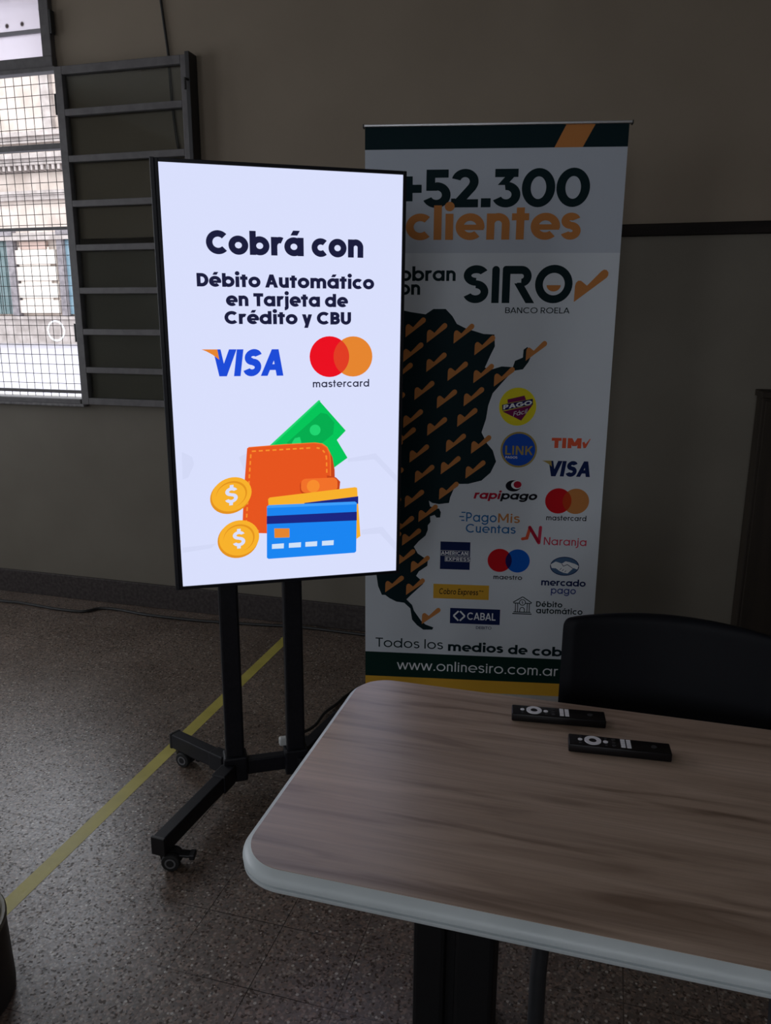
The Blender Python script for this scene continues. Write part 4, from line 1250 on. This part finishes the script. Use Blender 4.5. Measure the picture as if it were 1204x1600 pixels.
# ------------------------------------------------------------------ table
M_WOODT = bpy.data.materials.new('walnut_laminate'); M_WOODT.use_nodes = True
nt = M_WOODT.node_tree; N, L = nt.nodes.new, nt.links.new
p = nt.nodes['Principled BSDF']
tc = N('ShaderNodeTexCoord'); mp = N('ShaderNodeMapping'); mp.inputs['Scale'].default_value = (1.2, 11, 1); mp.inputs['Rotation'].default_value = (0, 0, radians(1.0))
L(tc.outputs['Object'], mp.inputs[0])
na = N('ShaderNodeTexNoise'); na.inputs['Scale'].default_value = 2.0; na.inputs['Detail'].default_value = 7; na.inputs['Distortion'].default_value = 0.9; L(mp.outputs[0], na.inputs['Vector'])
mp2 = N('ShaderNodeMapping'); mp2.inputs['Scale'].default_value = (2.2, 90, 1); L(tc.outputs['Object'], mp2.inputs[0])
nb = N('ShaderNodeTexNoise'); nb.inputs['Scale'].default_value = 2.0; nb.inputs['Detail'].default_value = 3; L(mp2.outputs[0], nb.inputs['Vector'])
r1 = N('ShaderNodeValToRGB')
e = r1.color_ramp.elements
e[0].position, e[0].color = 0.30, (0.225, 0.150, 0.105, 1)
e[1].position, e[1].color = 0.72, (0.540, 0.405, 0.315, 1)
q = e.new(0.46); q.color = (0.410, 0.298, 0.224, 1)
L(na.outputs[0], r1.inputs[0])
r2 = N('ShaderNodeValToRGB'); r2.color_ramp.elements[0].position, r2.color_ramp.elements[0].color = 0.35, (0.90, 0.90, 0.90, 1); r2.color_ramp.elements[1].position, r2.color_ramp.elements[1].color = 0.6, (1.05, 1.05, 1.05, 1)
L(nb.outputs[0], r2.inputs[0])
mxn = N('ShaderNodeMix'); mxn.data_type = 'RGBA'; mxn.blend_type = 'MULTIPLY'; mxn.inputs[0].default_value = 1.0
L(r1.outputs[0], mxn.inputs[6]); L(r2.outputs[0], mxn.inputs[7]); L(mxn.outputs[2], p.inputs['Base Color'])
p.inputs['Roughness'].default_value = 0.33
p.inputs['Specular IOR Level'].default_value = 1.0
TX0, TX1, TY0, TY1, TZ = -0.472, 0.96, 0.882, 1.510, 0.745
table = thing('table', 'wood grain table with pale blue-grey edge and rounded corners in the foreground', 'table', ((TX0 + TX1) / 2, (TY0 + TY1) / 2, 0))
tcx, tcy = (TX0 + TX1) / 2, (TY0 + TY1) / 2
hx, hy = (TX1 - TX0) / 2, (TY1 - TY0) / 2
bm = bmesh.new()
lo = rrect(-hx, -hy, hx, hy, 0.068, 12)
A = [bm.verts.new((x, y, TZ - 0.030)) for x, y in lo]; B = [bm.verts.new((x, y, TZ)) for x, y in lo]
bm.faces.new(A[::-1]); bm.faces.new(B)
for k in range(len(lo)):
    bm.faces.new((A[k], A[(k + 1) % len(lo)], B[(k + 1) % len(lo)], B[k]))
link('tabletop', bm, M_WOODT, table)
bm = bmesh.new()
prof = [(0.000, -0.0008), (0.004, -0.0030), (0.0085, -0.0062), (0.0116, -0.0100), (0.0128, -0.0150), (0.0122, -0.0198), (0.0070, -0.0206), (0.0070, -0.0226), (0.0116, -0.0240), (0.0112, -0.0290), (0.0085, -0.0325), (0.003, -0.0335), (0.0, -0.0330)]
rings = []
for off, dz in prof:
    rings.append([bm.verts.new((x, y, TZ + dz)) for x, y in rrect(-hx - off, -hy - off, hx + off, hy + off, 0.068 + off, 12)])
for A, B in zip(rings, rings[1:]):
    for k in range(len(A)):
        bm.faces.new((A[k], A[(k + 1) % len(A)], B[(k + 1) % len(A)], B[k]))
link('edge_band', bm, noisy('pale_blue_edge', (0.60, 0.66, 0.68, 1), (0.66, 0.72, 0.74, 1), 12, (0.35, 0.45)), table, True)
M_TLEG = mat('black_table_steel', (0.008, 0.008, 0.009, 1), 0.5, 0, 0.2)
for lx in (-0.441, 0.441):
    bm = bmesh.new()
    box(bm, lx - 0.073, -0.045, 0.055, lx - 0.014, 0.035, TZ - 0.050, 0.008)
    box(bm, lx - 0.014, -0.030, 0.055, lx + 0.002, 0.030, TZ - 0.050)
    box(bm, lx + 0.002, -0.045, 0.055, lx + 0.073, 0.035, TZ - 0.050, 0.008)
    lg_ = link('leg', bm, M_TLEG, table)
    bm = bmesh.new(); box(bm, lx - 0.045, -0.27, 0.012, lx + 0.045, 0.27, 0.056, 0.010)
    link('foot', bm, M_TLEG, lg_)
    for fy in (-0.24, 0.24):
        bm = bmesh.new(); tube(bm, [(lx, fy, 0.0), (lx, fy, 0.016)], 0.022, 16)
        link('glide', bm, M_TLEG, lg_)
    bm = bmesh.new(); box(bm, lx - 0.035, -0.26, TZ - 0.052, lx + 0.035, 0.26, TZ - 0.030, 0.003)
    link('support_arm', bm, M_TLEG, lg_)

# ------------------------------------------------------------------ remote controls
M_REM = mat('black_remote_plastic', (0.006, 0.005, 0.0055, 1), 0.35, 0, 0.25)
M_BTN = mat('white_button', (0.80, 0.80, 0.83, 1), 0.5)
M_BTD = mat('dark_button', (0.03, 0.03, 0.032, 1), 0.5)


def remote_parts(root):
    Lr, Wd, Ht = 0.179, 0.0385, 0.0165
    bm = bmesh.new(); box(bm, -Lr / 2, -Wd / 2, 0, Lr / 2, Wd / 2, Ht, 0.0025, 3)
    link('body', bm, M_REM, root, True)

    def disc(name, x, y, r, m, h=0.0009, ri=0.0):
        bm = bmesh.new()
        if ri:
            lathe(bm, [(ri, 0), (r, 0), (r, h), (ri, h)], 32, Matrix.Translation((x, y, Ht)), True)
        else:
            lathe(bm, [(r, 0), (r, h)], 24, Matrix.Translation((x, y, Ht)))
        return link(name, bm, m, root)
    disc('navigation_ring', -Lr / 2 + 0.0430, 0.0, 0.0150, M_BTN, 0.0012, 0.0070)
    disc('ok_button', -Lr / 2 + 0.0430, 0.0, 0.0062, M_REM, 0.0010)
    for x, y, r, m in ((0.0205, 0.0, 0.0040, M_BTN), (0.0655, -0.0005, 0.0044, M_BTN), (0.0215, 0.0115, 0.0022, M_BTD), (0.0205, -0.0115, 0.0022, M_BTD), (0.0665, 0.0115, 0.0025, M_BTD), (0.0665, -0.0115, 0.0022, M_BTD), (0.0800, 0.0105, 0.0034, M_BTD), (0.0800, -0.0105, 0.0034, M_BTD), (0.0800, 0.0, 0.0030, M_BTD), (0.150, 0.0, 0.0050, M_BTD)):
        disc('button', -Lr / 2 + x, y, r, m)
    for x in (0.0960, 0.1060):
        for y in (0.0115, 0.0040, -0.0035, -0.0110):
            bm = bmesh.new(); box(bm, -Lr / 2 + x - 0.0038, y - 0.0029, Ht, -Lr / 2 + x + 0.0038, y + 0.0029, Ht + 0.0009)
            link('shortcut_button', bm, M_BTN, root)


rem = thing('remote_control', 'black remote control nearer the back edge of the table, left of the other one', 'remote control', (-0.0515, 1.4330, TZ + 0.0004), radians(6.5), 'remote controls on the table')
remote_parts(rem)
rem2 = rem.copy(); COL.objects.link(rem2)
rem2.location = (0.0625, 1.3455, TZ + 0.0004); rem2.rotation_euler = (0, 0, radians(4.5))
rem2['label'] = 'black remote control nearer the camera, right of the other one'
for c in list(rem.children):
    k = c.copy(); COL.objects.link(k); k.parent = rem2

# ------------------------------------------------------------------ chair behind the table
chair = thing('chair', 'black chair tucked in behind the table at the right', 'chair', (0.162, 1.42, 0))
M_SHELL = mat('black_chair_shell', (0.005, 0.0055, 0.008, 1), 0.5, 0, 0.12)
M_CLEG = noisy('dark_grey_tube', (0.028, 0.029, 0.032, 1), (0.036, 0.037, 0.041, 1), 30, (0.4, 0.5))


def chair_back():
    bm = bmesh.new()
    nx, nz = 30, 20
    W2 = 0.222
    grid = {}
    for s, off in ((0, 0.0), (1, 0.026)):
        for i in range(nx + 1):
            for j in range(nz + 1):
                a = -1 + 2 * i / nx
                t = 1 - (1 - j / nz) ** 2.2
                top = 0.8800 + 0.0145 * (1 - a * a)
                z = 0.52 + (top - 0.52) * t
                hw = W2
                # rounded upper corners
                rz = top - z
                if rz < 0.022:
                    hw = W2 - 0.018 * (1 - math.sqrt(max(0.0, 1 - ((0.022 - rz) / 0.022) ** 2)))
                if t < 0.12:
                    hw -= 0.03 * (1 - t / 0.12) ** 2
                x = a * hw
                y = 0.195 + 0.055 * t - 0.035 * a * a + off
                edge = min(1.0, min(1 - abs(a), (1 - t) * 1.2, t * 2) / 0.06)
                y += (0.010 if s == 0 else -0.010) * (1 - math.sqrt(max(0.0, 1 - (1 - edge) ** 2)))
                grid[s, i, j] = bm.verts.new((x, y, z))
    for i in range(nx):
        for j in range(nz):
            bm.faces.new((grid[0, i, j], grid[0, i + 1, j], grid[0, i + 1, j + 1], grid[0, i, j + 1]))
            bm.faces.new((grid[1, i, j], grid[1, i, j + 1], grid[1, i + 1, j + 1], grid[1, i + 1, j]))
    for i in range(nx):
        for j in (0, nz):
            bm.faces.new((grid[0, i, j], grid[0, i + 1, j], grid[1, i + 1, j], grid[1, i, j]))
    for j in range(nz):
        for i in (0, nx):
            bm.faces.new((grid[0, i, j], grid[0, i, j + 1], grid[1, i, j + 1], grid[1, i, j]))
    return bm


link('backrest', chair_back(), M_SHELL, chair, True, sharp=60)
bm = bmesh.new(); box(bm, -0.215, -0.215, 0.440, 0.215, 0.190, 0.475, 0.016, 4)
link('seat', bm, M_SHELL, chair, True, sharp=60)
for sx in (-1, 1):
    for nm, pts in (('leg', [(sx * 0.215, -0.095, 0.0), (sx * 0.217, -0.090, 0.25), (sx * 0.209, -0.080, 0.425)]), ('leg', [(sx * 0.205, 0.30, 0.0), (sx * 0.200, 0.255, 0.25), (sx * 0.195, 0.20, 0.425)])):
        bm = bmesh.new(); tube(bm, pts, 0.0165, 12)
        lg_ = link(nm, bm, M_CLEG, chair, True)
        bm = bmesh.new(); tube(bm, [(pts[0][0], pts[0][1], 0.0), (pts[0][0], pts[0][1], 0.03)], 0.0185, 12)
        link('rubber_foot', bm, M_TYRE, lg_)
    bm = bmesh.new(); tube(bm, [(sx * 0.205, -0.20, 0.428), (sx * 0.205, 0.17, 0.428), (sx * 0.200, 0.21, 0.47), (sx * 0.190, 0.232, 0.60)], 0.011, 10)
    link('side_rail', bm, M_CLEG, chair, True)
for rx, ry in ((0.205, -0.05), (0.195, 0.19)):
    bm = bmesh.new(); tube(bm, [(-rx, ry, 0.424), (rx, ry, 0.424)], 0.010, 10)
    link('cross_rail', bm, M_CLEG, chair, True)

# ------------------------------------------------------------------ dark cabinet by the right of the wall
cab = thing('cabinet', 'low dark brown cabinet against the wall at the right edge', 'cabinet', (1.00, 3.40, 0))
M_CAB = noisy('dark_brown_wood', (0.020, 0.015, 0.011, 1), (0.032, 0.024, 0.017, 1), 3, (0.6, 0.7), stretch=(6, 6, 0.5), spec=0.2)
bm = bmesh.new(); box(bm, -0.42, -0.055, 0.0, 0.42, 0.080, 1.225, 0.003)
link('body', bm, M_CAB, cab)
bm = bmesh.new(); box(bm, -0.428, -0.070, 1.225, 0.428, 0.083, 1.250, 0.003)
link('top', bm, M_CAB, cab)
for a, b in ((-0.41, -0.004), (0.004, 0.41)):
    bm = bmesh.new(); box(bm, a, -0.072, 0.06, b, -0.055, 1.215, 0.003)
    dr_ = link('door', bm, M_CAB, cab)
    kx = b - 0.03 if a < 0 and b < 0 else a + 0.03
    bm = bmesh.new(); tube(bm, [(kx, -0.072, 0.70), (kx, -0.092, 0.70)], 0.010, 12)
    link('knob', bm, M_ALU, dr_)

# ------------------------------------------------------------------ round bin at the lower left
bin_ = thing('waste_bin', 'small dark round bin cut off by the left edge of the photo', 'bin', (-1.357, 1.125, 0))
bm = bmesh.new(); lathe(bm, [(0.155, 0.0), (0.158, 0.01), (0.153, 0.19), (0.145, 0.19), (0.147, 0.012), (0.02, 0.010)], 48)
link('body', bm, noisy('dark_bin_plastic', (0.012, 0.010, 0.008, 1), (0.02, 0.017, 0.013, 1), 20, (0.35, 0.5)), bin_, True)
bm = bmesh.new(); lathe(bm, [(0.1435, 0.186), (0.1535, 0.186), (0.1560, 0.190), (0.1560, 0.196), (0.1530, 0.200), (0.1470, 0.200), (0.1435, 0.196)], 48, None, True)
link('rim', bm, noisy('olive_rim', (0.10, 0.09, 0.06, 1), (0.14, 0.13, 0.09, 1), 20, (0.3, 0.4)), bin_, True)

# ------------------------------------------------------------------ tape and cables
bm = bmesh.new(); box(bm, -1.456, -0.5, 0.0, -1.408, 3.46, 0.0006)
tag(link('floor_tape', bm, noisy('yellow_tape', (0.42, 0.36, 0.07, 1), (0.52, 0.45, 0.10, 1), 9, (0.35, 0.5))), 'long yellow tape stuck straight along the floor towards the wall', 'tape')
M_CBL = mat('black_cable', (0.010, 0.010, 0.010, 1), 0.5)
pts = [(-4.6, 3.38, .008), (-3.6, 3.33, .008), (-3.134, 3.323, .008), (-3.02, 3.330, .008), (-2.902, 3.319, .008), (-2.748, 3.304, .008), (-2.60, 3.312, .008), (-2.535, 3.38, .008), (-2.417, 3.388, .008), (-2.245, 3.366, .008), (-1.948, 3.37, .008), (-1.642, 3.406, .008), (-1.411, 3.438, .008), (-1.105, 3.434, .008), (-0.7, 3.44, .008), (-0.2, 3.42, .008), (0.4, 3.42, .008)]
bm = bmesh.new(); tube(bm, spline(pts, 6), 0.0075, 8)
tag(link('floor_cable', bm, M_CBL, None, True), 'black cable running along the floor at the foot of the wall', 'cable')
pts = [(-1.0, 2.31, 0.125), (-0.99, 2.40, 0.05), (-0.985, 2.52, 0.014), (-0.985, 2.62, .012), (-0.968, 2.71, .008), (-0.955, 2.79, .007), (-0.925, 2.88, .007), (-0.87, 2.97, .007), (-0.70, 3.10, .007), (-0.35, 3.25, .007)]
bm = bmesh.new(); tube(bm, spline(pts, 6), 0.006, 8)
tag(link('power_cable', bm, M_CBL, None, True), 'black power cable trailing from the stand towards the banner', 'cable')
pts = [(-2.075, 3.492, 3.6), (-2.06, 3.492, 3.2), (-2.045, 3.492, 2.95), (-2.030, 3.492, 2.80), (-2.015, 3.490, 2.66), (-2.010, 3.488, 2.50), (-1.998, 3.486, 2.36), (-1.985, 3.486, 2.262)]
bm = bmesh.new(); tube(bm, spline(pts, 6), 0.006, 8)
tag(link('wall_cable', bm, M_CBL, None, True), 'thin black cable hanging down the wall behind the open window sash', 'cable')
